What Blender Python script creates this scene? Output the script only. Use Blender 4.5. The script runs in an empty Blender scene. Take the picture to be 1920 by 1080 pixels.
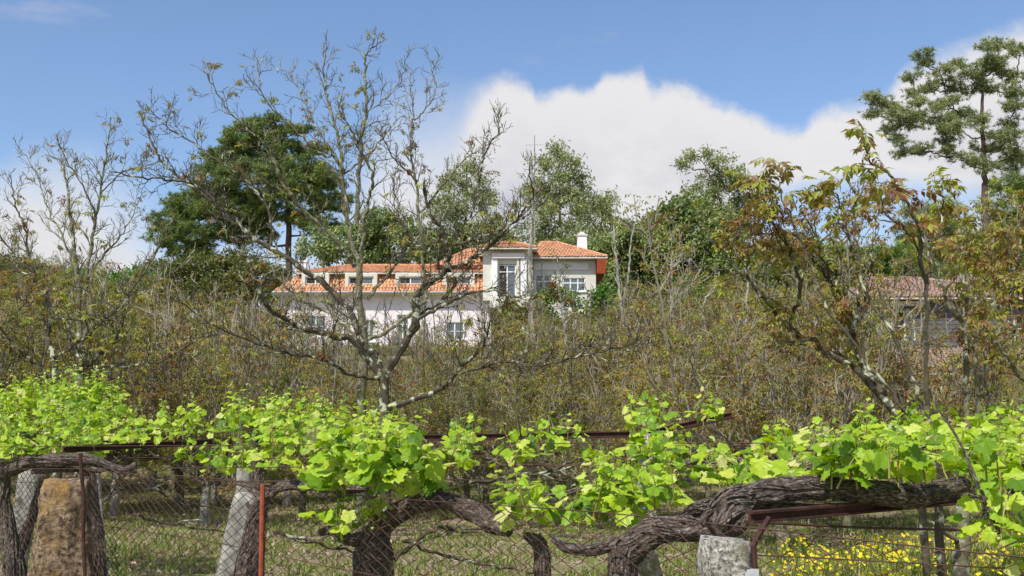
import bpy, math, random
import numpy as np
from mathutils import Vector, noise as mnoise

rng = np.random.default_rng(7)
random.seed(7)
sc = bpy.context.scene
col = sc.collection

# ------------------------------------------------------------------ camera, sky, sun, exposure
F, EYE, HOR = 2000.0, 2.1, 800.0                     # focal length in px of a 1920 px wide frame
PITCH = math.atan((HOR - 540.0) / F)
cam = bpy.data.objects.new('camera', bpy.data.cameras.new('camera'))
col.objects.link(cam); sc.camera = cam
cam.data.sensor_width = 36.0
cam.data.lens = 36.0 * F / 1920.0
cam.data.clip_end = 6000; cam.data.clip_start = 0.05
cam.location = (0, 0, EYE)
cam.rotation_euler = (math.pi / 2 + PITCH, 0, 0)

SUN_EL, SUN_AZ = math.radians(52), math.radians(-149)
sc.view_settings.view_transform = 'Standard'
sc.view_settings.look = 'None'
sc.view_settings.gamma = 1.0
sc.view_settings.use_curve_mapping = False
sc.view_settings.exposure = 0.0

world = bpy.data.worlds.new('World'); sc.world = world
world.use_nodes = True
wn, wl = world.node_tree.nodes, world.node_tree.links
wn.clear()

def wnode(t, **kw):
    n = wn.new(t)
    for k, v in kw.items(): setattr(n, k, v)
    return n

def wmath(op, a, b=None, c=None, clamp=False):
    n = wnode('ShaderNodeMath', operation=op, use_clamp=clamp)
    for i, v in enumerate((a, b, c)):
        if v is None: continue
        if isinstance(v, (int, float)): n.inputs[i].default_value = v
        else: wl.new(v, n.inputs[i])
    return n.outputs[0]

def wsmooth(v, lo, hi):
    n = wnode('ShaderNodeMapRange', interpolation_type='SMOOTHSTEP')
    wl.new(v, n.inputs[0])
    for i, x in ((1, lo), (2, hi)):
        if isinstance(x, (int, float)): n.inputs[i].default_value = x
        else: wl.new(x, n.inputs[i])
    return n.outputs[0]

def build_world():
    sky = wnode('ShaderNodeTexSky', sky_type='NISHITA')
    sky.sun_disc = False
    sky.sun_elevation = SUN_EL; sky.sun_rotation = SUN_AZ
    sky.altitude = 100; sky.air_density = 1.0; sky.dust_density = 1.2; sky.ozone_density = 1.6
    tc = wnode('ShaderNodeTexCoord')
    sep = wnode('ShaderNodeSeparateXYZ'); wl.new(tc.outputs['Generated'], sep.inputs[0])
    az = wmath('ARCTAN2', sep.outputs[0], sep.outputs[1])
    el = wmath('ARCSINE', sep.outputs[2])
    def ns(scale, detail=6, rough=.55, stretch=None):
        n = wnode('ShaderNodeTexNoise'); n.inputs['Scale'].default_value = scale
        n.inputs['Detail'].default_value = detail; n.inputs['Roughness'].default_value = rough
        if stretch:
            mp = wnode('ShaderNodeMapping'); mp.inputs['Scale'].default_value = stretch
            wl.new(tc.outputs['Generated'], mp.inputs[0]); wl.new(mp.outputs[0], n.inputs['Vector'])
        else: wl.new(tc.outputs['Generated'], n.inputs['Vector'])
        return n.outputs['Fac']
    # cloud top line: elevation of the cloud bank against azimuth
    R = math.radians(34)
    t = wnode('ShaderNodeMapRange'); wl.new(az, t.inputs[0])
    t.inputs[1].default_value = -R; t.inputs[2].default_value = R
    def ang(px, py):
        u, v = (px - 960) / F, (540 - py) / F
        d = (u, math.cos(PITCH) - v * math.sin(PITCH), math.sin(PITCH) + v * math.cos(PITCH))
        a = math.atan2(d[0], d[1]); e = math.atan2(d[2], math.hypot(d[0], d[1]))
        return a, e
    def curve(pts, ymax):
        fc = wnode('ShaderNodeFloatCurve'); c = fc.mapping.curves[0]
        fc.mapping.use_clip = True
        P_ = [(0.0, pts[0][1])] + pts + [(1.0, pts[-1][1])]
        while len(c.points) < len(P_): c.points.new(.5, .5)
        for i, (x, y) in enumerate(sorted(P_)):
            c.points[i].location = (min(1, max(0, x)), min(1, max(0, y / ymax)))
        fc.mapping.update(); wl.new(t.outputs[0], fc.inputs['Value'])
        return wmath('MULTIPLY', fc.outputs[0], ymax)
    top = [(-120, 330), (0, 322), (60, 305), (150, 310), (220, 345), (280, 410), (330, 460), (450, 455), (560, 450), (640, 400), (690, 290),
           (740, 215), (790, 205), (850, 205), (880, 182), (915, 160), (955, 146), (990, 150), (1010, 172), (1050, 160), (1105, 165),
           (1135, 143), (1165, 133), (1200, 138), (1222, 154), (1290, 162), (1350, 186), (1420, 214), (1468, 243), (1500, 244),
           (1530, 212), (1600, 200), (1660, 186), (1700, 130), (1770, 105), (1840, 74), (1920, 48), (2000, 60)]
    pts = [((ang(x, y)[0] + R) / (2 * R), ang(x, y)[1]) for x, y in top]
    thr = curve(pts, 0.5)
    big = ns(2.2, 3); fine = ns(16, 10, .66)
    # beyond the field of view: similar banks of cloud all round
    outside = wmath('MULTIPLY_ADD', big, .9, -.20)
    inr = wsmooth(wmath('ABSOLUTE', az), .50, .62)
    mixt = wnode('ShaderNodeMix'); wl.new(inr, mixt.inputs[0]); wl.new(thr, mixt.inputs[2]); wl.new(outside, mixt.inputs[3])
    line = mixt.outputs[0]
    pert = wmath('MULTIPLY_ADD', fine, .046, -.023)
    dlt = wmath('SUBTRACT', wmath('ADD', line, pert), el)
    soft = curve([((ang(x, 0)[0] + R) / (2 * R), s) for x, s in ((0, .05), (300, .09), (600, .11), (830, .09), (890, .035), (960, .015), (1400, .013), (1920, .020))], .12)
    m = wsmooth(dlt, wmath('MULTIPLY', soft, -.5), soft)
    # a blue opening low on the right under the bank
    a0, e0 = ang(1600, 400)
    dx = wmath('DIVIDE', wmath('SUBTRACT', az, a0), .115); dy = wmath('DIVIDE', wmath('SUBTRACT', el, e0), .032)
    r2 = wmath('ADD', wmath('MULTIPLY', dx, dx), wmath('MULTIPLY', dy, dy))
    hole = wsmooth(wmath('ADD', r2, wmath('MULTIPLY_ADD', fine, 1.6, -.8)), .3, 1.5)
    m = wmath('MULTIPLY', m, wmath('MULTIPLY_ADD', hole, .8, .2))
    # wisps
    wis = wsmooth(ns(3.5, 7, .62, (1, 1, 3.2)), .60, .80)
    m = wmath('MAXIMUM', m, wmath('MULTIPLY', wis, .35), clamp=True)
    # cloud brightness: bright tops, bluish-grey inside
    sh = ns(7, 9, .62, (1, 1, 1.8))
    depth = wsmooth(dlt, .0, .17)
    k = wmath('MULTIPLY_ADD', wmath('MULTIPLY', depth, wsmooth(sh, .36, .62)), -1.0, 1.0)
    cr = wnode('ShaderNodeMix', data_type='RGBA'); wl.new(k, cr.inputs[0])
    cr.inputs[6].default_value = (3.4, 3.55, 4.2, 1); cr.inputs[7].default_value = (5.45, 5.4, 5.5, 1)
    skc = wnode('ShaderNodeMix', data_type='RGBA', blend_type='MULTIPLY'); skc.inputs[0].default_value = 1
    wl.new(sky.outputs[0], skc.inputs[6]); skc.inputs[7].default_value = SKY_TINT
    mx = wnode('ShaderNodeMix', data_type='RGBA')
    wl.new(m, mx.inputs[0]); wl.new(skc.outputs[2], mx.inputs[6]); wl.new(cr.outputs[2], mx.inputs[7])
    bg = wnode('ShaderNodeBackground'); wl.new(mx.outputs[2], bg.inputs[0]); bg.inputs[1].default_value = 0.15
    out = wnode('ShaderNodeOutputWorld'); wl.new(bg.outputs[0], out.inputs[0])

SKY_TINT = (.98, 1.05, 1.15, 1)
build_world()

sun_d = bpy.data.lights.new('sun', 'SUN'); sun_d.energy = 5.0; sun_d.angle = math.radians(0.55); sun_d.color = (1, .955, .88)
sun = bpy.data.objects.new('sun', sun_d); col.objects.link(sun)
S = Vector((math.sin(SUN_AZ) * math.cos(SUN_EL), math.cos(SUN_AZ) * math.cos(SUN_EL), math.sin(SUN_EL)))
sun.rotation_euler = S.to_track_quat('Z', 'Y').to_euler()

# ------------------------------------------------------------------ helpers
def P(px, py, Y):
    u, v = (px - 960) / F, (540 - py) / F
    dy = math.cos(PITCH) - v * math.sin(PITCH)
    k = Y / dy
    return np.array((u * k, Y, EYE + (math.sin(PITCH) + v * math.cos(PITCH)) * k))

def sstep(a, b, x):
    t = np.clip((x - a) / (b - a), 0, 1); return t * t * (3 - 2 * t)

def ground_z(x, y):
    x = np.asarray(x, float); y = np.asarray(y, float)
    h = 8.3 * sstep(32, 88, y) + 5.0 * sstep(88, 130, y) + 6 * sstep(130, 420, y)
    h = h + .10 * np.sin(x * .35 + 1.0) * np.sin(y * .27) * sstep(10, 20, y)
    h = h - .15 * sstep(9, 2, y)
    return h

class MB:
    def __init__(s): s.v = []; s.f = []; s.m = []; s.n = 0; s.uv = None
    def add(s, v, f, mi=0):
        v = np.asarray(v, float).reshape(-1, 3)
        s.v.append(v)
        if isinstance(f, np.ndarray):
            s.f.append(f + s.n); s.m.append(np.full(len(f), mi, np.int32))
        else:
            by = {}
            for q in f: by.setdefault(len(q), []).append(q)
            for k_, q in by.items():
                a = np.array(q, dtype=np.int64) + s.n
                s.f.append(a); s.m.append(np.full(len(a), mi, np.int32))
        s.n += len(v)
        return s
    def box(s, lo, hi, mi=0):
        (a, b, c), (d, e, g) = lo, hi
        v = [(a, b, c), (d, b, c), (d, e, c), (a, e, c), (a, b, g), (d, b, g), (d, e, g), (a, e, g)]
        return s.add(v, [(0, 3, 2, 1), (4, 5, 6, 7), (0, 1, 5, 4), (1, 2, 6, 5), (2, 3, 7, 6), (3, 0, 4, 7)], mi)
    def tube(s, pts, rad, sides=6, mi=0, cap=True):
        pts = np.asarray(pts, float); n = len(pts)
        rad = np.broadcast_to(np.asarray(rad, float), (n,))
        t = np.gradient(pts, axis=0); t /= np.linalg.norm(t, axis=1)[:, None] + 1e-9
        d = pts[-1] - pts[0]; ref = np.zeros(3); ref[np.argmin(np.abs(d))] = 1
        a = np.cross(t, ref); a /= np.linalg.norm(a, axis=1)[:, None] + 1e-9
        b = np.cross(t, a)
        th = np.arange(sides) * 2 * math.pi / sides
        ring = pts[:, None, :] + rad[:, None, None] * (a[:, None, :] * np.cos(th)[None, :, None] + b[:, None, :] * np.sin(th)[None, :, None])
        i = np.arange(n - 1)[:, None] * sides; j = np.arange(sides)[None, :]; j2 = (j + 1) % sides
        q = np.stack([i + j, i + j2, i + sides + j2, i + sides + j], -1).reshape(-1, 4)
        s.add(ring.reshape(-1, 3), q, mi)
        if cap and sides > 3:
            base = s.n - n * sides
            s.f.append(np.array([[base + k for k in range(sides)][::-1]])); s.m.append(np.array([mi], np.int32))
            s.f.append(np.array([[base + (n - 1) * sides + k for k in range(sides)]])); s.m.append(np.array([mi], np.int32))
        return s
    def scatter(s, tv, tf, loc, rot, scale, mi=0):
        """copies of a small template; rot (N,3,3) columns = local axes"""
        tv = np.asarray(tv, float); tf = np.asarray(tf); N = len(loc)
        if N == 0: return s
        v = np.einsum('nij,kj->nki', rot, tv) * np.asarray(scale).reshape(-1, 1, 1) + np.asarray(loc)[:, None, :]
        f = (tf[None] + (np.arange(N) * len(tv))[:, None, None]).reshape(-1, tf.shape[1])
        return s.add(v.reshape(-1, 3), f, mi)
    def mesh(s, name, mats, smooth=False):
        me = bpy.data.meshes.new(name)
        v = np.concatenate(s.v) if s.v else np.zeros((0, 3))
        me.vertices.add(len(v)); me.vertices.foreach_set('co', v.astype(np.float32).ravel())
        loops = np.concatenate([f.ravel() for f in s.f]); cnt = np.concatenate([np.full(len(f), f.shape[1]) for f in s.f])
        st = np.concatenate([[0], np.cumsum(cnt)[:-1]])
        me.loops.add(len(loops)); me.loops.foreach_set('vertex_index', loops.astype(np.int32))
        me.polygons.add(len(cnt)); me.polygons.foreach_set('loop_start', st.astype(np.int32))
        me.polygons.foreach_set('loop_total', cnt.astype(np.int32))
        me.polygons.foreach_set('material_index', np.concatenate(s.m).astype(np.int32))
        me.polygons.foreach_set('use_smooth', np.full(len(cnt), smooth))
        if s.uv is not None:
            l = me.uv_layers.new(name='UVMap')
            l.data.foreach_set('uv', s.uv[loops].astype(np.float32).ravel())
        for m in (mats if isinstance(mats, (list, tuple)) else [mats]): me.materials.append(m)
        me.update(calc_edges=True); me.validate()
        return me
    def build(s, name, mats, parent=None, smooth=False, kind=None, label=None):
        return put(name, s.mesh(name, mats, smooth), parent, kind, label)

def put(name, me, parent=None, kind=None, label=None):
    o = bpy.data.objects.new(name, me); col.objects.link(o)
    if parent is not None:
        o.parent = parent
        o.matrix_parent_inverse.identity()
        o.location = -parent.location
    if kind: o['kind'] = kind
    if label: o['label'] = label
    return o

def tag(o, label=None, cat=None, group=None, kind=None):
    if label: o['label'] = label
    if cat: o['category'] = cat
    if group: o['group'] = group
    if kind: o['kind'] = kind
    return o

def empty(name, loc, label, cat, group=None):
    o = bpy.data.objects.new(name, None); col.objects.link(o)
    o.empty_display_size = .2
    o.location = tuple(float(c) for c in loc)
    return tag(o, label, cat, group)

def unit(v):
    v = np.asarray(v, float); return v / (np.linalg.norm(v, axis=-1, keepdims=True) + 1e-12)

def frames(fwd, up):
    """rotation matrices whose local y is fwd and local z close to up"""
    y = unit(fwd); x = unit(np.cross(y, up)); z = np.cross(x, y)
    return np.stack([x, y, z], -1)

def rand_dirs(n): return unit(rng.normal(size=(n, 3)))

def smooth_path(pts, per=5, jit=0.0):
    pts = np.asarray(pts, float)
    if len(pts) < 3:
        t = np.linspace(0, 1, per + 1)[:, None]; out = pts[0] * (1 - t) + pts[-1] * t
    else:
        q = np.vstack([2 * pts[0] - pts[1], pts, 2 * pts[-1] - pts[-2]]); out = []
        for i in range(1, len(q) - 2):
            t = np.linspace(0, 1, per, endpoint=False)[:, None]
            a, b, c, d = q[i - 1], q[i], q[i + 1], q[i + 2]
            out.append(.5 * ((2 * b) + (c - a) * t + (2 * a - 5 * b + 4 * c - d) * t ** 2 + (3 * b - a - 3 * c + d) * t ** 3))
        out = np.vstack(out + [pts[-1:]])
    if jit:
        j = rng.normal(size=out.shape) * jit; j[0] = 0; out = out + j
    return out

# ------------------------------------------------------------------ materials
def mat(name):
    m = bpy.data.materials.new(name); m.use_nodes = True
    nt = m.node_tree; nt.nodes.clear()
    return m, nt.nodes, nt.links

def nd(N, t, **kw):
    n = N.new(t)
    for k, v in kw.items(): setattr(n, k, v)
    return n

def ramp(N, stops):
    r = N.new('ShaderNodeValToRGB'); e = r.color_ramp.elements
    while len(e) < len(stops): e.new(.5)
    for el, (p, c) in zip(e, stops): el.position = p; el.color = (*c, 1)
    return r

def rough_mat(name, stops, scale=6, detail=6, rough=.85, bump=.4, bscale=None, coord='Object', stretch=(1, 1, 1), bdist=.02, patch=None, objvar=0.0):
    m, N, L = mat(name)
    tc = nd(N, 'ShaderNodeTexCoord'); mp = nd(N, 'ShaderNodeMapping'); mp.inputs['Scale'].default_value = stretch
    L.new(tc.outputs[coord], mp.inputs[0])
    n = nd(N, 'ShaderNodeTexNoise'); n.inputs['Scale'].default_value = scale; n.inputs['Detail'].default_value = detail; n.inputs['Roughness'].default_value = .65
    L.new(mp.outputs[0], n.inputs['Vector'])
    r = ramp(N, stops); L.new(n.outputs['Fac'], r.inputs[0]); c = r.outputs[0]
    if patch:                                              # (colour, scale, lo, hi): lichen, rust, stains
        pc, ps, lo, hi = patch
        n2 = nd(N, 'ShaderNodeTexNoise'); n2.inputs['Scale'].default_value = ps; n2.inputs['Detail'].default_value = 5
        L.new(tc.outputs[coord], n2.inputs['Vector'])
        mr = nd(N, 'ShaderNodeMapRange'); mr.inputs[1].default_value = lo; mr.inputs[2].default_value = hi
        L.new(n2.outputs['Fac'], mr.inputs[0])
        mx = nd(N, 'ShaderNodeMix', data_type='RGBA'); L.new(mr.outputs[0], mx.inputs[0]); L.new(c, mx.inputs[6]); mx.inputs[7].default_value = (*pc, 1)
        c = mx.outputs[2]
    if objvar:
        oi = nd(N, 'ShaderNodeObjectInfo'); hs = nd(N, 'ShaderNodeHueSaturation')
        mr = nd(N, 'ShaderNodeMapRange'); mr.inputs[3].default_value = 1 - objvar; mr.inputs[4].default_value = 1 + objvar
        L.new(oi.outputs['Random'], mr.inputs[0]); L.new(mr.outputs[0], hs.inputs['Value']); L.new(c, hs.inputs['Color']); c = hs.outputs[0]
    b = nd(N, 'ShaderNodeBsdfPrincipled'); L.new(c, b.inputs['Base Color']); b.inputs['Roughness'].default_value = rough
    b.inputs['Specular IOR Level'].default_value = .25
    if bump:
        n3 = nd(N, 'ShaderNodeTexNoise'); n3.inputs['Scale'].default_value = bscale or scale * 2.5; n3.inputs['Detail'].default_value = 8; n3.inputs['Roughness'].default_value = .7
        L.new(mp.outputs[0], n3.inputs['Vector'])
        bp = nd(N, 'ShaderNodeBump'); bp.inputs['Strength'].default_value = bump; bp.inputs['Distance'].default_value = bdist
        L.new(n3.outputs['Fac'], bp.inputs['Height']); L.new(bp.outputs[0], b.inputs['Normal'])
    o = nd(N, 'ShaderNodeOutputMaterial'); L.new(b.outputs[0], o.inputs[0])
    return m

def leaf_mat(name, stops, trans=.4, rough=.5, tint=1.25, spec=.4, clump=0.0, vein=False, objv=0.0):
    """thin leaf: colour varies leaf by leaf (one value per island and object)"""
    m, N, L = mat(name)
    g = nd(N, 'ShaderNodeNewGeometry'); oi = nd(N, 'ShaderNodeObjectInfo')
    ad = nd(N, 'ShaderNodeMath', operation='ADD'); L.new(g.outputs['Random Per Island'], ad.inputs[0]); L.new(oi.outputs['Random'], ad.inputs[1])
    fr = nd(N, 'ShaderNodeMath', operation='FRACT'); L.new(ad.outputs[0], fr.inputs[0]); v = fr.outputs[0]
    if clump:
        tc = nd(N, 'ShaderNodeTexCoord'); n = nd(N, 'ShaderNodeTexNoise'); n.inputs['Scale'].default_value = clump; n.inputs['Detail'].default_value = 2
        L.new(g.outputs['Position'], n.inputs['Vector'])
        mr = nd(N, 'ShaderNodeMapRange'); mr.inputs[1].default_value = .3; mr.inputs[2].default_value = .7; L.new(n.outputs['Fac'], mr.inputs[0])
        mxv = nd(N, 'ShaderNodeMix'); mxv.inputs[0].default_value = .55; L.new(v, mxv.inputs[2]); L.new(mr.outputs[0], mxv.inputs[3]); v = mxv.outputs[0]
    r = ramp(N, stops); L.new(v, r.inputs[0]); c = r.outputs[0]
    if vein:
        tc = nd(N, 'ShaderNodeTexCoord'); n = nd(N, 'ShaderNodeTexNoise'); n.inputs['Scale'].default_value = 5; n.inputs['Detail'].default_value = 3
        L.new(tc.outputs['Object'], n.inputs['Vector'])
        mr = nd(N, 'ShaderNodeMapRange'); mr.inputs[3].default_value = .8; mr.inputs[4].default_value = 1.2; L.new(n.outputs['Fac'], mr.inputs[0])
        hs = nd(N, 'ShaderNodeHueSaturation'); L.new(mr.outputs[0], hs.inputs['Value']); L.new(c, hs.inputs['Color']); c = hs.outputs[0]
    if objv:
        mr = nd(N, 'ShaderNodeMapRange'); mr.inputs[3].default_value = 1 - objv; mr.inputs[4].default_value = 1 + objv; L.new(oi.outputs['Random'], mr.inputs[0])
        hs = nd(N, 'ShaderNodeHueSaturation'); L.new(mr.outputs[0], hs.inputs['Value']); L.new(c, hs.inputs['Color'])
        ma = nd(N, 'ShaderNodeMath', operation='MULTIPLY_ADD'); L.new(oi.outputs['Random'], ma.inputs[0]); ma.inputs[1].default_value = -.07; ma.inputs[2].default_value = .52; L.new(ma.outputs[0], hs.inputs['Hue']); c = hs.outputs[0]
    b = nd(N, 'ShaderNodeBsdfPrincipled'); L.new(c, b.inputs['Base Color']); b.inputs['Roughness'].default_value = rough; b.inputs['Specular IOR Level'].default_value = spec
    t = nd(N, 'ShaderNodeBsdfTranslucent')
    hs = nd(N, 'ShaderNodeHueSaturation'); hs.inputs['Saturation'].default_value = 1.1; hs.inputs['Value'].default_value = tint; L.new(c, hs.inputs['Color']); L.new(hs.outputs[0], t.inputs[0])
    mx = nd(N, 'ShaderNodeMixShader'); mx.inputs[0].default_value = trans; L.new(b.outputs[0], mx.inputs[1]); L.new(t.outputs[0], mx.inputs[2])
    o = nd(N, 'ShaderNodeOutputMaterial'); L.new(mx.outputs[0], o.inputs[0])
    return m

M = {}
M['walnut_bark'] = rough_mat('walnut_bark', [(.3, (.075, .068, .038)), (.5, (.16, .15, .085)), (.7, (.28, .27, .18))], 9, patch=((.42, .43, .33), 7, .56, .68), bump=.6)
M['walnut_dark'] = rough_mat('walnut_dark_bark', [(.3, (.045, .038, .026)), (.6, (.095, .08, .05)), (.8, (.17, .15, .10))], 9, patch=((.42, .44, .32), 7, .56, .63), bump=.6)
M['pale_bark'] = rough_mat('pale_bark', [(.3, (.17, .155, .12)), (.55, (.38, .36, .31)), (.75, (.52, .50, .45))], 5, bump=.4)
M['twig'] = rough_mat('twig_bark', [(.3, (.10, .085, .055)), (.7, (.31, .28, .215))], 3, bump=0, objvar=.4)
M['pine_bark'] = rough_mat('pine_bark', [(.3, (.05, .035, .025)), (.7, (.14, .10, .075))], 4, bump=.5)
M['walnut_leaf'] = leaf_mat('walnut_leaf', [(0, (.17, .23, .03)), (.34, (.35, .39, .05)), (.54, (.30, .21, .05)), (.72, (.24, .115, .05)), (1, (.17, .055, .035))], trans=.42, clump=.9)
M['olive_leaf'] = leaf_mat('olive_leaf', [(0, (.17, .22, .03)), (.45, (.30, .33, .045)), (.75, (.30, .20, .045)), (1, (.26, .09, .035))], trans=.42, clump=.4, objv=.3)
M['vine_leaf'] = leaf_mat('vine_leaf', [(0, (.10, .20, .014)), (.18, (.21, .37, .018)), (.5, (.37, .54, .025)), (.84, (.49, .62, .045)), (.96, (.64, .69, .17)), (1, (.66, .62, .28))], trans=.42, rough=.42, tint=1.15, vein=True)
M['vine_tip'] = leaf_mat('vine_tip_leaf', [(0, (.40, .52, .12)), (.6, (.55, .60, .26)), (1, (.62, .50, .25))], trans=.4)
M['vine_shoot'] = leaf_mat('vine_shoot', [(0, (.25, .33, .06)), (.7, (.33, .30, .09)), (1, (.28, .14, .06))], trans=.1)
M['pine_needle'] = leaf_mat('pine_needle', [(0, (.06, .10, .02)), (.5, (.14, .20, .04)), (1, (.28, .33, .075))], trans=.15, clump=.5)
M['blue_needle'] = leaf_mat('grey_green_needle', [(0, (.11, .15, .055)), (.5, (.23, .27, .095)), (1, (.36, .38, .13))], trans=.15, clump=.6)
M['euc_leaf'] = leaf_mat('eucalyptus_leaf', [(0, (.13, .17, .075)), (.5, (.27, .31, .12)), (1, (.44, .45, .19))], trans=.3, clump=.5)
M['dark_leaf'] = leaf_mat('evergreen_leaf', [(0, (.09, .14, .045)), (.5, (.205, .265, .08)), (1, (.37, .42, .14))], trans=.25, clump=.5)
M['lit_leaf'] = leaf_mat('bright_leaf', [(0, (.06, .14, .02)), (.6, (.12, .24, .03)), (1, (.22, .34, .05))], trans=.35, clump=.7)
M['bush_leaf'] = leaf_mat('bush_leaf', [(0, (.07, .10, .025)), (.5, (.14, .17, .04)), (.8, (.19, .15, .045)), (1, (.22, .24, .06))], trans=.3, clump=.5)
M['grass'] = leaf_mat('grass', [(0, (.08, .14, .02)), (.45, (.19, .26, .04)), (.75, (.30, .31, .08)), (1, (.38, .31, .18))], trans=.3, clump=.6)
M['dry_leaf'] = leaf_mat('dry_leaf', [(0, (.16, .09, .05)), (.5, (.28, .19, .12)), (1, (.42, .33, .25))], trans=.1)
M['flower'] = leaf_mat('yellow_petal', [(0, (.75, .58, .01)), (1, (.85, .72, .03))], trans=.3)
M['granite'] = rough_mat('granite', [(.38, (.13, .12, .09)), (.5, (.42, .39, .33)), (.62, (.74, .71, .64))], 55, 4, bump=1.0, bscale=45, bdist=.03, patch=((.24, .23, .13), 7, .54, .70))
M['ochre_stone'] = rough_mat('ochre_stone', [(.38, (.07, .045, .028)), (.5, (.25, .17, .10)), (.62, (.46, .34, .22))], 26, 9, bump=1.0, bscale=34, bdist=.04, patch=((.44, .26, .07), 5, .50, .72))
M['concrete'] = rough_mat('old_concrete', [(.3, (.15, .14, .12)), (.5, (.31, .30, .26)), (.75, (.48, .47, .42))], 14, 8, bump=.7, bdist=.01, patch=((.13, .12, .09), 5, .55, .65))
M['rust'] = rough_mat('rust', [(.3, (.028, .015, .012)), (.6, (.075, .033, .025)), (.8, (.15, .065, .04))], 14, bump=.3, rough=.8)
M['rust_red'] = rough_mat('red_lead_rust', [(.3, (.22, .045, .02)), (.7, (.40, .10, .05))], 20, bump=.3, rough=.7)
M['wire'] = rough_mat('rusty_wire', [(.3, (.045, .024, .018)), (.6, (.105, .058, .04)), (.85, (.22, .17, .14))], 5, bump=0, rough=.7)
M['zinc'] = rough_mat('zinc_clamp', [(.3, (.35, .36, .37)), (.7, (.52, .53, .54))], 20, bump=.1, rough=.45)
M['wall_pink'] = rough_mat('pale_pink_render', [(.35, (.70, .63, .635)), (.65, (.80, .74, .745))], 1.2, bump=.2, patch=((.58, .52, .50), 1.4, .56, .74))
M['wall_cream'] = rough_mat('cream_render', [(.3, (.56, .54, .46)), (.7, (.68, .66, .58))], 1.5, bump=.15)
M['white'] = rough_mat('white_paint', [(.3, (.74, .73, .71)), (.7, (.82, .81, .80))], 2, bump=0, rough=.6)
M['soffit'] = rough_mat('red_brown_paint', [(.3, (.28, .055, .02)), (.7, (.36, .08, .03))], 2, bump=0, rough=.7)
M['tile'] = rough_mat('orange_tile', [(.3, (.40, .16, .085)), (.5, (.59, .29, .15)), (.72, (.73, .47, .29))], 3.5, 8, bump=.1, patch=((.30, .17, .11), 1.6, .52, .72))
M['old_tile'] = rough_mat('weathered_tile', [(.3, (.17, .105, .08)), (.5, (.32, .205, .155)), (.72, (.46, .33, .26))], 3.5, 6, bump=.1, patch=((.20, .16, .13), 2, .55, .7))
M['slate'] = rough_mat('dark_slate_cladding', [(.3, (.06, .057, .058)), (.7, (.17, .16, .155))], 4, bump=.3, stretch=(1, 1, 5))
M['old_wood'] = rough_mat('weathered_wood', [(.3, (.52, .46, .38)), (.7, (.76, .70, .61))], 6, bump=.3)
M['blue'] = rough_mat('blue_paint', [(.3, (.05, .14, .33)), (.7, (.08, .20, .42))], 2, bump=0, rough=.5)
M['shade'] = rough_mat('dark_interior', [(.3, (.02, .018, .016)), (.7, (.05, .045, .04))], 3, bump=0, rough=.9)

def glass_mat():
    m, N, L = mat('window_glass')
    b = nd(N, 'ShaderNodeBsdfPrincipled'); b.inputs['Base Color'].default_value = (.10, .13, .15, 1); b.inputs['Roughness'].default_value = .06
    b.inputs['Specular IOR Level'].default_value = .8
    o = nd(N, 'ShaderNodeOutputMaterial'); L.new(b.outputs[0], o.inputs[0]); return m
M['glass'] = glass_mat()

def vine_bark_mat():
    m, N, L = mat('shaggy_vine_bark')
    uv = nd(N, 'ShaderNodeUVMap'); uv.uv_map = 'UVMap'
    mp = nd(N, 'ShaderNodeMapping'); mp.inputs['Scale'].default_value = (26, 5.0, 1); L.new(uv.outputs[0], mp.inputs[0])
    n = nd(N, 'ShaderNodeTexNoise'); n.inputs['Scale'].default_value = 1.6; n.inputs['Detail'].default_value = 9; n.inputs['Roughness'].default_value = .68; n.inputs['Distortion'].default_value = .5
    L.new(mp.outputs[0], n.inputs['Vector'])
    r = ramp(N, [(.34, (.014, .010, .007)), (.46, (.075, .056, .042)), (.57, (.20, .165, .135)), (.68, (.42, .37, .32))]); L.new(n.outputs['Fac'], r.inputs[0])
    b = nd(N, 'ShaderNodeBsdfPrincipled'); b.inputs['Roughness'].default_value = .9; b.inputs['Specular IOR Level'].default_value = .2; L.new(r.outputs[0], b.inputs['Base Color'])
    bp = nd(N, 'ShaderNodeBump'); bp.inputs['Strength'].default_value = 1; bp.inputs['Distance'].default_value = .02; L.new(n.outputs['Fac'], bp.inputs['Height']); L.new(bp.outputs[0], b.inputs['Normal'])
    o = nd(N, 'ShaderNodeOutputMaterial'); L.new(b.outputs[0], o.inputs[0]); return m
M['vine_bark'] = vine_bark_mat()

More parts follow.
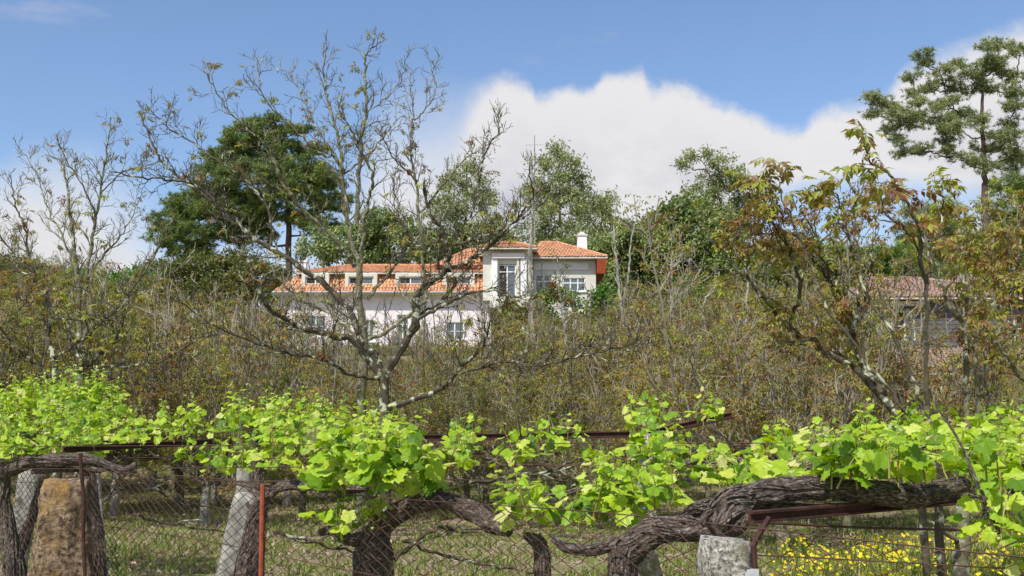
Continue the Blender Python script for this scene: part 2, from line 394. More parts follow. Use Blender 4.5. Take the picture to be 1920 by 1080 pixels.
def ground_mat():
    m, N, L = mat('orchard_ground')
    g = nd(N, 'ShaderNodeNewGeometry')
    def ns(s, d=6):
        n = nd(N, 'ShaderNodeTexNoise'); n.inputs['Scale'].default_value = s; n.inputs['Detail'].default_value = d; n.inputs['Roughness'].default_value = .65
        L.new(g.outputs['Position'], n.inputs['Vector']); return n.outputs['Fac']
    r1 = ramp(N, [(.35, (.11, .16, .03)), (.5, (.21, .22, .07)), (.62, (.36, .28, .18))]); L.new(ns(1.1, 8), r1.inputs[0])
    r2 = ramp(N, [(.4, (.10, .075, .045)), (.6, (.42, .32, .24))]); L.new(ns(9, 8), r2.inputs[0])
    mr = nd(N, 'ShaderNodeMapRange'); mr.inputs[1].default_value = .46; mr.inputs[2].default_value = .60; L.new(ns(.55, 5), mr.inputs[0])
    mx = nd(N, 'ShaderNodeMix', data_type='RGBA'); L.new(mr.outputs[0], mx.inputs[0]); L.new(r1.outputs[0], mx.inputs[6]); L.new(r2.outputs[0], mx.inputs[7])
    b = nd(N, 'ShaderNodeBsdfPrincipled'); b.inputs['Roughness'].default_value = .95; b.inputs['Specular IOR Level'].default_value = .1; L.new(mx.outputs[2], b.inputs['Base Color'])
    bp = nd(N, 'ShaderNodeBump'); bp.inputs['Distance'].default_value = .05; bp.inputs['Strength'].default_value = .8; L.new(ns(14, 8), bp.inputs['Height']); L.new(bp.outputs[0], b.inputs['Normal'])
    o = nd(N, 'ShaderNodeOutputMaterial'); L.new(b.outputs[0], o.inputs[0]); return m
M['ground'] = ground_mat()

# ------------------------------------------------------------------ ground
def build_ground():
    xs = np.concatenate([-np.geomspace(60, 2500, 14)[::-1], np.linspace(-55, 55, 111), np.geomspace(60, 2500, 14)])
    ys = np.concatenate([[-600, -200, -60, -20], np.arange(-8, 150, 1.0), np.geomspace(155, 3500, 20)])
    X, Y = np.meshgrid(xs, ys); Z = ground_z(X, Y)
    Z = Z + rng.normal(size=Z.shape) * .012
    n, k = X.shape
    i = np.arange(n - 1)[:, None] * k + np.arange(k - 1)[None]
    q = np.stack([i, i + 1, i + k + 1, i + k], -1).reshape(-1, 4)
    b = MB(); b.add(np.stack([X, Y, Z], -1).reshape(-1, 3), q)
    tag(b.build('ground', M['ground'], smooth=True), 'grassy orchard ground strewn with dry leaves, rising to the houses', kind='structure')
build_ground()

# ------------------------------------------------------------------ roofs and houses
def slope_tiles(mb, A, B, C, D, tw=.25, tl=.36, rise=.07, mi=0):
    """barrel tiles on the slope: eave A->B, ridge D->C"""
    A, B, C, D = (np.asarray(p, float) for p in (A, B, C, D))
    U = unit(B - A); nrm = np.cross(B - A, D - A); nrm = unit(nrm)
    if nrm[2] < 0: nrm = -nrm
    V = unit(np.cross(nrm, U))
    if V[2] < 0: V = -V
    W = np.dot(B - A, U); du, dv = np.dot(D - A, U), np.dot(D - A, V); cu = np.dot(C - A, U)
    rows = max(1, int(dv / tl)); tl = dv / rows
    prof = np.array([(-.5, 0), (-.28, .75), (0, 1), (.28, .75), (.5, 0)])
    locs = []
    for r in range(rows):
        f = (r + .5) / rows; lo = du * f; hi = W + (cu - W) * f
        nt = max(1, int((hi - lo) / tw)); w = (hi - lo) / nt
        for c in range(nt): locs.append((lo + (c + .5) * w, r * tl, w))
    locs = np.array(locs); n = len(locs)
    jit = rng.normal(size=(n, 3)) * np.array((.006, .012, .008))
    v = np.zeros((n, 10, 3))
    for e, (vv, lift) in enumerate(((-.03, .035), (tl + .02, 0))):
        for k, (a, h) in enumerate(prof):
            uu = locs[:, 0] + a * locs[:, 2] * (1.0 if e == 0 else .86) + jit[:, 0]
            vp = locs[:, 1] + vv + jit[:, 1]; hh = h * rise + lift + jit[:, 2]
            v[:, e * 5 + k] = A + uu[:, None] * U + vp[:, None] * V + hh[:, None] * nrm
    f = np.array([(k, k + 1, k + 6, k + 5) for k in range(4)])
    ff = (f[None] + (np.arange(n) * 10)[:, None, None]).reshape(-1, 4)
    mb.add(v.reshape(-1, 3), ff, mi)
    fr = np.array([[0, 1, 2], [0, 2, 3], [0, 3, 4]]); ff = (fr[None] + (np.arange(n) * 10)[:, None, None]).reshape(-1, 3)
    mb.f.append(ff + mb.n - n * 10); mb.m.append(np.full(len(ff), mi, np.int32))

def hip_roof(parent, x0, x1, y0, y1, ze, ridge, mats, tw=.25, oh=.12, name='roof', fascia='soffit'):
    """ridge: (xa, xb, y, z).  roof deck + tiles (as one mass of small pieces) + ridge caps"""
    xa, xb, yr, zr = ridge
    E = [(x0, y0, ze), (x1, y0, ze), (x1, y1, ze), (x0, y1, ze)]
    Ra, Rb = (xa, yr, zr), (xb, yr, zr)
    d = MB(); lo = [(x, y, z - .10) for x, y, z in E]
    d.add(E + [Ra, Rb] + lo, [(0, 1, 5, 4), (1, 2, 5), (2, 3, 4, 5), (3, 0, 4), (6, 7, 1, 0), (7, 8, 2, 1), (8, 9, 3, 2), (9, 6, 0, 3), (9, 8, 7, 6)])
    r = d.build(name, M[fascia], parent)
    t = MB(); up = np.array((0, 0, .02))
    E = [np.array(e) + up for e in E]; Ra = np.array(Ra) + up; Rb = np.array(Rb) + up
    slope_tiles(t, E[0], E[1], Rb, Ra, tw); slope_tiles(t, E[1], E[2], Rb, Rb, tw); slope_tiles(t, E[3], E[0], Ra, Ra, tw); slope_tiles(t, E[2], E[3], Ra, Rb, tw)
    o = t.build('roof_tiles', mats, r, kind='stuff'); o.location = (0, 0, 0)
    caps = MB()
    for a, b in ((Ra, Rb), (E[0], Ra), (E[1], Rb), (E[2], Rb), (E[3], Ra)):
        a = np.array(a, float) + (0, 0, .07); b = np.array(b, float) + (0, 0, .07); n = max(2, int(np.linalg.norm(b - a) / .4))
        if np.linalg.norm(b - a) < .1: continue
        for k in range(n):
            p, q = a + (b - a) * k / n, a + (b - a) * (k + 1.08) / n
            caps.tube([p, q], [.10, .085], 6)
    o = caps.build('ridge_tiles', mats, r, kind='stuff'); o.location = (0, 0, 0)
    return r

def window(parent, x0, x1, z0, z1, y, cols=2, rows=2, frame='white', sill=True, transom=None, surround=None, open_dark=False, label=None):
    """window set 6 cm into a facade at depth y facing the camera"""
    ft = .07
    fr = MB()
    if surround:
        sm = surround; s = MB(); w = .26
        s.box((x0 - w, y - .06, z0 - w), (x0, y + .05, z1 + w)); s.box((x1, y - .06, z0 - w), (x1 + w, y + .05, z1 + w))
        s.box((x0, y - .06, z1), (x1, y + .05, z1 + w)); s.box((x0, y - .06, z0 - w), (x1, y + .05, z0))
        fr.v += s.v; fr.f += [f + fr.n for f in s.f]; fr.m += s.m; fr.n += s.n
    fr.box((x0, y - .04, z0), (x0 + ft, y + .03, z1)); fr.box((x1 - ft, y - .04, z0), (x1, y + .03, z1))
    fr.box((x0 + ft, y - .04, z0), (x1 - ft, y + .03, z0 + ft)); fr.box((x0 + ft, y - .04, z1 - ft), (x1 - ft, y + .03, z1))
    zt = z1 - ft
    if transom:
        zt = z0 + (z1 - z0) * transom; fr.box((x0 + ft, y - .045, zt - .04), (x1 - ft, y + .03, zt + .04))
    for c in range(1, cols):
        xx = x0 + (x1 - x0) * c / cols; fr.box((xx - .045, y - .035, z0 + ft), (xx + .045, y + .03, z1 - ft))
    for r in range(1, rows):
        zz = z0 + (zt - z0) * r / rows; fr.box((x0 + ft, y - .03, zz - .025), (x1 - ft, y + .025, zz + .025))
    w = fr.build('window', M[frame], parent, label=label)
    for c in range(cols):
        a, b = x0 + (x1 - x0) * c / cols + .04, x0 + (x1 - x0) * (c + 1) / cols - .04
        g = MB(); g.box((a, y - .008, z0 + ft * .8), (b, y + .006, z1 - ft * .8))
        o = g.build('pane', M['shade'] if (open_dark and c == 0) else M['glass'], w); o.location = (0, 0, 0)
    if sill:
        s = MB(); s.box((x0 - .15, y - .22, z0 - .10), (x1 + .15, y - .05, z0 - .003)); o = s.build('sill', M['white'], w); o.location = (0, 0, 0)
    return w

def wx(px, Y): return float(P(px, 540, Y)[0])
def wz(py, Y): return float(P(960, py, Y)[2])

def wall_with_openings(parent, x0, x1, z0, z1, y, t, holes, m, name='wall'):
    """front wall slab with real openings"""
    mb = MB(); xs = sorted({x0, x1, *[h[0] for h in holes], *[h[1] for h in holes]}); zs = sorted({z0, z1, *[h[2] for h in holes], *[h[3] for h in holes]})
    for a, b in zip(xs, xs[1:]):
        run = None
        for c, d in zip(zs, zs[1:]):
            if any(h[0] <= (a + b) / 2 <= h[1] and h[2] <= (c + d) / 2 <= h[3] for h in holes):
                if run: mb.box((a, y, run[0]), (b, y + t, run[1])); run = None
            else: run = (run[0], d) if run else (c, d)
        if run: mb.box((a, y, run[0]), (b, y + t, run[1]))
    return mb.build(name, m, parent)

def build_villa():
    Y = 83.0
    b = empty('pink_villa', (wx(800, Y), Y + 4, ground_z(0, Y + 4)), 'pale pink villa with orange tiled roofs and a raised bay beyond the orchard', 'house')
    zb = float(ground_z(0, 80)) - 1.5
    X = lambda px: wx(px, Y); Z = lambda py: wz(py, Y)
    # lower storey, long left wing
    zl = Z(553)
    low = [(836, 870, 604, 636, 2, 2), (745, 767, 590, 640, 2, 3), (684, 702, 600, 640, 2, 2), (575, 612, 592, 630, 2, 2)]
    holes = [(X(a), X(c), Z(e), Z(d)) for a, c, d, e, _, _ in low]
    wall_with_openings(b, X(522), X(922), zb, zl, Y, .3, holes, M['wall_pink'])
    m = MB(); m.box((X(522), Y + .305, zb), (X(522) + .3, Y + 9, zl)); m.box((X(522), Y + 9.003, zb), (X(1135), Y + 9.3, zl)); m.build('side_wall', M['wall_pink'], b)
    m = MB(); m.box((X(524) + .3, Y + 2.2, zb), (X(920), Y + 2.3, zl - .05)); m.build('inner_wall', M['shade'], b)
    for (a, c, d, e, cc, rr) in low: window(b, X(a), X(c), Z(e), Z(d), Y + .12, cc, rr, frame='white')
    m = MB(); m.box((X(740), Y - .5, Z(650)), (X(764), Y - .3, Z(636))); m.build('blue_panel', M['blue'], b)
    # eave of the left wing and steep mansard of tiles with dormers
    y0 = Y - .75; ztop = Z(515)
    m = MB(); m.box((X(514), y0, zl), (X(908), Y + 9.4, zl + .14)); m.build('eave', M['old_wood'], b)
    zm = zl + .15
    r = MB(); yt = Y + .55
    r.add([(X(516), y0, zm), (X(906), y0, zm), (X(906), yt, ztop), (X(560), yt, ztop), (X(516), Y + 9.2, zm), (X(560), Y + 8, ztop), (X(906), Y + 8, ztop), (X(906), Y + 9.2, zm)],
          [(0, 1, 2, 3), (4, 0, 3, 5), (3, 2, 6, 5), (4, 5, 6, 7), (1, 7, 6, 2)])
    rf = r.build('mansard_roof', M['soffit'], b)
    t = MB(); e = np.array((0, -.02, .03))
    slope_tiles(t, np.array((X(516), y0, zm)) + e, np.array((X(906), y0, zm)) + e, np.array((X(906), yt, ztop)) + e, np.array((X(560), yt, ztop)) + e)
    slope_tiles(t, np.array((X(516), Y + 9.2, zm)) + e, np.array((X(516), y0, zm)) + e, np.array((X(560), yt, ztop)) + e, np.array((X(560), Y + 8, ztop)) + e)
    o = t.build('roof_tiles', M['tile'], rf, kind='stuff'); o.location = (0, 0, 0)
    hip_roof(b, X(556), X(909), Y - .1, Y + 8.6, ztop + .16, (X(640), X(880), Y + 4.2, wz(499, Y + 4.2)), M['tile'], fascia='old_wood')
    for (a, c) in ((567, 618), (648, 708), (742, 798), (832, 890)):
        d0, d1 = Z(547), Z(517) + .1
        q = MB(); q.box((X(a), Y - .42, d0), (X(a) + .28, Y + 1.2, d1)); q.box((X(c) - .28, Y - .42, d0), (X(c), Y + 1.2, d1))
        q.box((X(a) + .283, Y - .42, d1 - .22), (X(c) - .283, Y + 1.2, d1)); q.box((X(a) + .283, Y - .42, d0), (X(c) - .283, Y - .1, d0 + .12))
        dm = q.build('dormer', M['wall_cream'], b)
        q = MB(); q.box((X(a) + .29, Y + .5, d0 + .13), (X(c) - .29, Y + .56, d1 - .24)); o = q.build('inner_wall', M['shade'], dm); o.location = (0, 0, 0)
        window(b, X(a) + .30, X(c) - .30, d0 + .14, d1 - .25, Y - .25, 2, 2, sill=False, open_dark=True)
    # link roof seen above the left wing
    z1 = Z(496)
    m = MB(); m.box((X(832), Y + 1.2, ztop + .1), (X(915), Y + 6, z1 - .02)); m.build('upper_wall', M['wall_pink'], b)
    hip_roof(b, X(813), X(925), Y + .7, Y + 7.5, z1, (X(872), X(925), Y + 4, wz(470, Y + 4)), M['tile'])
    # small left chimney
    m = MB(); m.box((X(553), Y + 1.0, ztop), (X(568), Y + 1.65, Z(488))); ch = m.build('chimney', M['white'], b)
    m = MB(); m.box((X(551), Y + .93, Z(488) + .003), (X(570), Y + 1.72, Z(485))); o = m.build('chimney_cap', M['white'], ch); o.location = (0, 0, 0)
    m = MB(); m.tube([(X(514), y0 - .07, zl + .13), (X(906), y0 - .07, zl + .11)], .07, 8); m.build('gutter', M['zinc'], b)
    for px_ in (528, 722, 903):
        m = MB(); m.tube([(X(px_), y0 - .05, zl + .08), (X(px_), Y - .12, zl - .45), (X(px_), Y - .08, zl - .7), (X(px_), Y - .08, zb)], .05, 8); m.build('downpipe', M['zinc'], b)
    # tower bay
    ty = Y - 1.0; zt = Z(474)
    win = (X(935), X(967), Z(566), Z(490))
    wall_with_openings(b, X(906), X(998), Z(566), zt, ty, .3, [(win[0], win[1], Z(566), Z(499))], M['wall_cream'], 'bay_wall')
    m = MB(); m.box((X(906), ty + .303, Z(566)), (X(906) + .3, ty + 6, zt)); m.box((X(998) - .3, ty + .303, Z(566)), (X(998), ty + 6, zt)); m.build('bay_side_wall', M['wall_cream'], b)
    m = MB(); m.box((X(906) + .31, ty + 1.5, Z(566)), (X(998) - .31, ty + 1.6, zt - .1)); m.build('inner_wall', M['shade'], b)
    m = MB(); m.box((X(923), ty - .35, Z(489)), (X(983), ty - .003, Z(480))); m.build('lintel', M['wall_pink'], b)
    for a, c in ((922, 933), (976, 987), (969, 973)):
        m = MB(); m.box((X(a), ty - .22, Z(566)), (X(c), ty - .003, Z(489) - .003)); m.build('pilaster', M['white'] if a != 969 else M['wall_cream'], b)
    window(b, win[0], win[1], Z(565), Z(500), ty + .1, 2, 1, sill=False, transom=.80, open_dark=True, label='tall glazed door of the bay, one leaf open')
    hip_roof(b, X(896), X(1006), ty - .75, ty + 5, zt + .12, (X(950), X(962), ty + 2.4, wz(455, ty + 2.4)), M['tile'], fascia='old_wood')
    # balcony below the bay, porch and column
    m = MB(); m.box((X(918), ty - 1.1, Z(582)), (X(1004), Y, Z(576))); m.build('balcony_slab', M['wall_cream'], b)
    m = MB(); m.box((X(920), ty - 1.05, Z(576) + .003), (X(1002), ty - .95, Z(562)));
    m.build('parapet', M['wall_cream'], b)
    m = MB(); m.box((X(976), ty - .9, zb), (X(990), ty - .3, Z(582) - .003)); m.build('column', M['wall_pink'], b)
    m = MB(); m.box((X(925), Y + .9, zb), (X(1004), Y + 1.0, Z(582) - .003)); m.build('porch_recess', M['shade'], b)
    m = MB(); m.box((X(922), Y + .01, Z(566)), (X(1000), Y + 5, Z(582) + .3)); m.build('floor_slab', M['wall_pink'], b)
    # right wing
    ry = Y + .3; ze = Z(487)
    wn_ = [(1004, 1036, 514, 547), (1056, 1098, 520, 545)]
    wall_with_openings(b, X(1000), X(1118), zb, ze, ry, .3, [(X(a), X(c), Z(e), Z(d)) for a, c, d, e in wn_], M['wall_cream'], 'wing_wall')
    m = MB(); m.box((X(1118) - .3, ry + .303, zb), (X(1118), ry + 8, ze)); m.build('side_wall', M['wall_cream'], b)
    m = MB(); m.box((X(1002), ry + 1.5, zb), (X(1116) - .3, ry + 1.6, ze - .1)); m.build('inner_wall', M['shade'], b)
    m = MB(); m.box((X(1000), ry - .10, Z(505)), (X(1104), ry - .003, Z(493))); m.build('frieze', M['wall_pink'], b)
    for a, c, d, e in wn_: window(b, X(a), X(c), Z(e), Z(d), ry + .1, 2 if a < 1050 else 3, 1, transom=.62)
    hip_roof(b, X(994), X(1139), ry - .8, ry + 8.5, ze + .14, (X(1018), X(1050), ry + 3.4, wz(456, ry + 3.4)), M['tile'], fascia='old_wood')
    m = MB(); m.add([(X(1119), ry - .78, ze + .02), (X(1138), ry - .78, ze + .02), (X(1134), ry - .6, Z(514)), (X(1119), ry - .6, Z(513)),
                     (X(1119), ry + 6, ze + .02), (X(1138), ry + 6, ze + .02), (X(1134), ry + 6, Z(514)), (X(1119), ry + 6, Z(513))],
                    [(0, 3, 2, 1), (4, 5, 6, 7), (1, 2, 6, 5), (3, 7, 6, 2), (0, 4, 7, 3), (0, 1, 5, 4)])
    m.build('side_awning', M['soffit'], b)
    # tapered chimney with cap
    cy = ry + 1.5; zc0, zc1 = Z(485), Z(434)
    m = MB(); a0, a1, c0, c1 = X(1084), X(1106), X(1087), X(1104)
    m.add([(a0, cy, zc0), (a1, cy, zc0), (a1, cy + .9, zc0), (a0, cy + .9, zc0), (c0, cy + .08, zc1), (c1, cy + .08, zc1), (c1, cy + .78, zc1), (c0, cy + .78, zc1)],
          [(0, 3, 2, 1), (4, 5, 6, 7), (0, 1, 5, 4), (1, 2, 6, 5), (2, 3, 7, 6), (3, 0, 4, 7)])
    ch = m.build('chimney', M['white'], b)
    m = MB(); m.box((c0 - .08, cy, zc1 + .003), (c1 + .08, cy + .86, zc1 + .12)); cx = (c0 + c1) / 2
    m.tube([(cx, cy + .43, zc1 + .123), (cx, cy + .43, zc1 + .25), (cx, cy + .43, zc1 + .36)], [.36, .28, .10], 10)
    o = m.build('chimney_cap', M['wall_cream'], ch); o.location = (0, 0, 0)
    # curved stair wall to the right of the porch
    m = MB(); pts = []
    for k in range(9):
        a = k / 8; pts.append((X(1036 + 56 * a), Z(590 - 24 * math.sin(math.pi * a * .9) + 34 * a * a)))
    for (xa, za), (xb_, zb_) in zip(pts, pts[1:]):
        m.add([(xa, Y - 1.6, zb), (xb_, Y - 1.6, zb), (xb_, Y - 1.6, zb_), (xa, Y - 1.6, za), (xa, Y - 1.3, zb), (xb_, Y - 1.3, zb), (xb_, Y - 1.3, zb_), (xa, Y - 1.3, za)],
              [(0, 1, 2, 3), (5, 4, 7, 6), (3, 2, 6, 7)])
    m.build('stair_wall', M['white'], b)
    # terrace wall bright at the left foot
    m = MB(); m.box((X(545), Y - 4.0, zb), (X(640), Y - 3.8, Z(640))); m.build('terrace_wall', M['white'], b)
    # tv mast behind the bay
    o = empty('tv_mast', (wx(1003, 88), 88, wz(455, 88)), 'thin tv antenna mast standing above the roof of the villa', 'antenna')
    m = MB(); m.tube([(wx(1003, 88), 88, wz(480, 88)), (wx(1003, 88), 88, wz(254, 88))], .05, 6); m.build('mast', M['concrete'], o)
    m = MB(); xx = wx(1003, 88); zz = wz(272, 88)
    m.tube([(xx - .75, 88, zz), (xx + .75, 88.2, zz + .1)], .02, 4)
    for k in range(7):
        q = -.7 + k * .23; m.tube([(xx + q, 87.7, zz + q * .06 - .18), (xx + q, 88.4, zz + q * .06 + .18)], .015, 4)
    m.build('antenna_array', M['zinc'], o)
build_villa()

def build_ruin():
    Y = 60.0
    X = lambda px: wx(px, Y); Z = lambda py: wz(py, Y)
    zb = float(ground_z(20, Y)) - .8
    b = empty('derelict_house', (X(1760), Y + 4, ground_z(X(1760), Y + 4)), 'derelict slate-clad house with weathered brown tiles and a broken window behind the walnuts', 'house')
    hs = [(1674, 1713, 582, 638), (1632, 1652, 585, 640), (1886, 1912, 590, 640)]
    wall_with_openings(b, X(1618), X(1990), zb, Z(562), Y, .3, [(X(a), X(c), Z(e), Z(d)) for a, c, d, e in hs], M['slate'])
    m = MB(); m.box((X(1618), Y + .303, zb), (X(1618) + .3, Y + 8, Z(562))); m.build('side_wall', M['slate'], b)
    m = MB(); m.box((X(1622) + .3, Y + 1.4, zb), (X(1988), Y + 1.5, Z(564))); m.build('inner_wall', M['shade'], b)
    for k, (a, c, d, e) in enumerate(hs):
        window(b, X(a), X(c), Z(e), Z(d), Y + .1, 2, 2, frame='old_wood', sill=False, surround=True, open_dark=(k == 0), label='weathered window with a missing pane' if k == 0 else None)
    # rows of slates on the wall, as one mass
    sl = MB(); zz = Z(648)
    row = 0
    while zz < Z(566):
        x = X(1618) + (row % 2) * .2
        while x < X(1920):
            if not any(X(a) - .2 < x + .2 < X(c) + .22 and Z(e) - .2 < zz + .1 < Z(d) + .2 for a, c, d, e in hs):
                sl.add([(x, Y - .03, zz), (x + .37, Y - .03, zz), (x + .37, Y - .006, zz + .27), (x, Y - .006, zz + .27)], [(0, 1, 2, 3)])
            x += .4
        zz += .24; row += 1
    sl.build('slates', M['slate'], b, kind='stuff')
    m = MB(); m.box((X(1655), Y - .35, Z(574)), (X(1724), Y - .01, Z(566))); m.build('lintel', M['old_wood'], b)
    hip_roof(b, X(1600), X(2000), Y - .7, Y + 9, Z(560), (X(1672), X(1760), Y + 3.4, wz(524, Y + 3.4)), M['old_tile'], tw=.24, fascia='old_wood')
    m = MB(); fx = X(1672); fz = wz(524, Y + 3.4); m.tube([(fx, Y + 3.4, fz), (fx, Y + 3.4, fz + .2), (fx, Y + 3.4, fz + .3), (fx, Y + 3.4, fz + .45)], [.14, .09, .13, .02], 8); m.build('finial', M['old_tile'], b)
    hip_roof(b, X(1810), X(2060), Y + 1, Y + 9, Z(556) + .3, (X(1862), X(1960), Y + 4.8, wz(522, Y + 4.8)), M['old_tile'], tw=.24, fascia='old_wood')
    # lean-to roof in front
    r = MB(); A = (X(1585), Y - 4.2, Z(706)); B = (X(1960), Y - 4.2, Z(706)); C = (X(1960), Y - .05, Z(655)); D = (X(1620), Y - .05, Z(655))
    r.add([A, B, C, D, (A[0], A[1], A[2] - .1), (B[0], B[1], B[2] - .1), (C[0], C[1], C[2] - .1), (D[0], D[1], D[2] - .1)], [(0, 1, 2, 3), (7, 6, 5, 4), (0, 4, 5, 1), (0, 3, 7, 4), (1, 5, 6, 2)])
    rf = r.build('lean_to_roof', M['old_wood'], b)
    t = MB(); e = np.array((0, 0, .02)); slope_tiles(t, A + e, B + e, C + e, D + e, .24); o = t.build('roof_tiles', M['old_tile'], rf, kind='stuff'); o.location = (0, 0, 0)
    m = MB(); m.box((X(1600), Y - 3.8, zb), (X(1950), Y - 3.6, Z(704) - .2)); m.build('lean_to_wall', M['old_wood'], b)
    # low tiled building at the far left
    Y2 = 78.0; X = lambda px: wx(px, Y2); Z = lambda py: wz(py, Y2)
    b = empty('tiled_outbuilding', (X(110), Y2 + 3, ground_z(X(110), Y2 + 3)), 'low outbuilding with a faded red tiled roof behind the bare walnut at the left', 'building')
    z0 = float(ground_z(X(110), Y2)) - 1
    m = MB(); m.box((X(15), Y2, z0), (X(215), Y2 + 6, Z(598))); m.build('wall', M['wall_cream'], b)
    hip_roof(b, X(5), X(225), Y2 - .5, Y2 + 6.5, Z(598) + .12, (X(40), X(190), Y2 + 3, Z(572)), M['old_tile'])
    Y3 = 92.0
    b = empty('tiled_shed', (wx(440, Y3), Y3, ground_z(wx(440, Y3), Y3)), 'small shed with a faded red roof half hidden left of the villa', 'shed')
    m = MB(); m.box((wx(395, Y3), Y3, 8), (wx(492, Y3), Y3 + 4, wz(600, Y3))); m.build('wall', M['wall_cream'], b)
    hip_roof(b, wx(388, Y3), wx(500, Y3), Y3 - .4, Y3 + 4.4, wz(600, Y3) + .12, (wx(415, Y3), wx(475, Y3), Y3 + 2, wz(580, Y3)), M['old_tile'])
build_ruin()

# ------------------------------------------------------------------ trees: shared machinery
def leaf_tpl(l, w, fold=.15):
    v = [(0, 0, 0), (-w / 2, l * .45, fold * w), (0, l, -.1 * l), (w / 2, l * .45, fold * w), (0, l * .45, 0)]
    return np.array(v), np.array([(0, 1, 4), (1, 2, 4), (4, 2, 3), (0, 4, 3)])

def compound_tpl(n=5, L=1.0, simple=False):
    """walnut leaf: rachis with paired leaflets, drooping; unit length"""
    V, Fc = [], []; k = 0
    lv, lf = leaf_tpl(.52, .23) if not simple else (np.array([(0, 0, 0), (-.12, .24, .03), (0, .5, -.04), (.12, .24, .03)]), np.array([(0, 1, 2), (0, 2, 3)]))
    def put_leaf(o, ang, droop, s):
        nonlocal k
        ca, sa = math.cos(ang), math.sin(ang); cd, sd = math.cos(droop), math.sin(droop)
        v = lv * s; y = v[:, 1] * cd + v[:, 2] * sd; z = -v[:, 1] * sd + v[:, 2] * cd; x = v[:, 0]
        V.append(np.stack([x * ca + y * sa, -x * sa + y * ca, z], -1) + o); Fc.append(lf + k); k += len(lv)
    pr = (n - 1) // 2
    for i in range(pr):
        y = .30 + .42 * i / max(1, pr - 1); z = -.25 * y * y
        for sg in (-1, 1): put_leaf(np.array((0, y, z)), sg * 1.05, .35 + .15 * i, .8 + .15 * i)
    put_leaf(np.array((0, .80, -.16)), 0, .55, 1.1)
    r = np.array([(-.012, 0, 0), (.012, 0, 0), (0, .82, -.17)]); V.append(r); Fc.append(np.array([(0, 1, 2)]) + k); k += 3
    return np.concatenate(V), np.concatenate(Fc)
COMP, COMPF = compound_tpl(7)
COMP_S, COMP_SF = compound_tpl(5, simple=True)

class Tree:
    """collects tubes by part and the tips where leaves grow"""
    def __init__(s): s.tips = []
    def twigs(s, mb, path, rad, level, length, spacing, up=.35, start=.15, mi=0, kink=.16, spread=(.5, 1.0), minr=.003):
        path = np.asarray(path); seg = np.linalg.norm(np.diff(path, axis=0), axis=1); cum = np.concatenate([[0], np.cumsum(seg)]); T = cum[-1]
        if T < .05: return
        d = start * T + random.random() * spacing; az = random.random() * 6.28
        while d < T * .98:
            i = min(len(seg) - 1, int(np.searchsorted(cum, d) - 1)); t = (d - cum[i]) / max(seg[i], 1e-6)
            p = path[i] * (1 - t) + path[i + 1] * t; r = rad[i] * (1 - t) + rad[i + 1] * t
            tang = unit(path[i + 1] - path[i]); az += 2.1 + random.uniform(-.6, .6)
            a = unit(np.cross(tang, (.3, .2, 1.0) if abs(tang[2]) < .9 else (1, 0, .1))); b = np.cross(tang, a)
            side = a * math.cos(az) + b * math.sin(az)
            sp = random.uniform(*spread)
            dr = unit(tang * math.cos(sp) + side * math.sin(sp) + np.array((0, 0, up * random.uniform(.3, 1.2))))
            L = length * random.uniform(.45, 1.15) * (1.0 - .45 * d / T)
            n = max(3, min(8, int(L / .11) + 2)); pts = [p]; cur = dr
            for k in range(n):
                cur = unit(cur + rng.normal(size=3) * kink + np.array((0, 0, up * .22))); pts.append(pts[-1] + cur * L / n)
            r0 = max(minr, min(r * .62, .006 + L * .017)); rr = np.linspace(r0, max(minr * .6, r0 * .3), len(pts))
            mb.tube(pts, rr, 5 if r0 > .012 else 3, mi, cap=False)
            pts = np.array(pts)
            s.tips.append((pts[-1], cur, L)); 
            if random.random() < .5: s.tips.append((pts[len(pts) // 2], unit(cur + rng.normal(size=3) * .6), L))
            if level > 1: s.twigs(mb, pts, rr, level - 1, length * .52, spacing * .62, up, .12, mi, kink, spread, minr)
            d += spacing * random.uniform(.55, 1.45)

def leaf_orient(tips, n_per, size, spread=.8, droop=-.1):
    loc, fw, sz = [], [], []
    for p, d, L in tips:
        bare = mnoise.noise(Vector(p) * .9) > .12
        if n_per < 1: k = random.choice((2, 3, 3, 4)) if random.random() < n_per / 3 else 0
        elif n_per >= 3: k = random.choice((2, 3, 3, 4))
        else: k = 0 if bare and random.random() < .8 else max(1, round(n_per * random.uniform(.8, 1.6)))
        for _ in range(k):
            f = d * .45 + rng.normal(size=3) * spread; f[2] = f[2] * .35 + droop - .12
            loc.append(p + rng.normal(size=3) * .015); fw.append(f); sz.append(size * random.uniform(.55, 1.2))
    if not loc: return np.zeros((0, 3)), np.zeros((0, 3, 3)), np.zeros(0)
    up = np.tile((0, 0, 1.0), (len(loc), 1)) + rng.normal(size=(len(loc), 3)) * .35
    return np.array(loc), frames(np.array(fw), up), np.array(sz)

_leafmesh = {}
def leaf_mesh(key, tv, tf, m):
    if key not in _leafmesh:
        b = MB(); b.add(tv, tf); _leafmesh[key] = b.mesh(key, m)
    return _leafmesh[key]

def leaf_objects(parent, key, tv, tf, m, loc, rot, sz, name='leaf'):
    from mathutils import Matrix
    me = leaf_mesh(key, tv, tf, m); par = np.array(parent.location)
    for i in range(len(loc)):
        o = bpy.data.objects.new(name, me); col.objects.link(o); o.parent = parent
        mt = np.eye(4); mt[:3, :3] = rot[i] * sz[i]; mt[:3, 3] = loc[i] - par
        o.matrix_local = Matrix(mt.tolist())

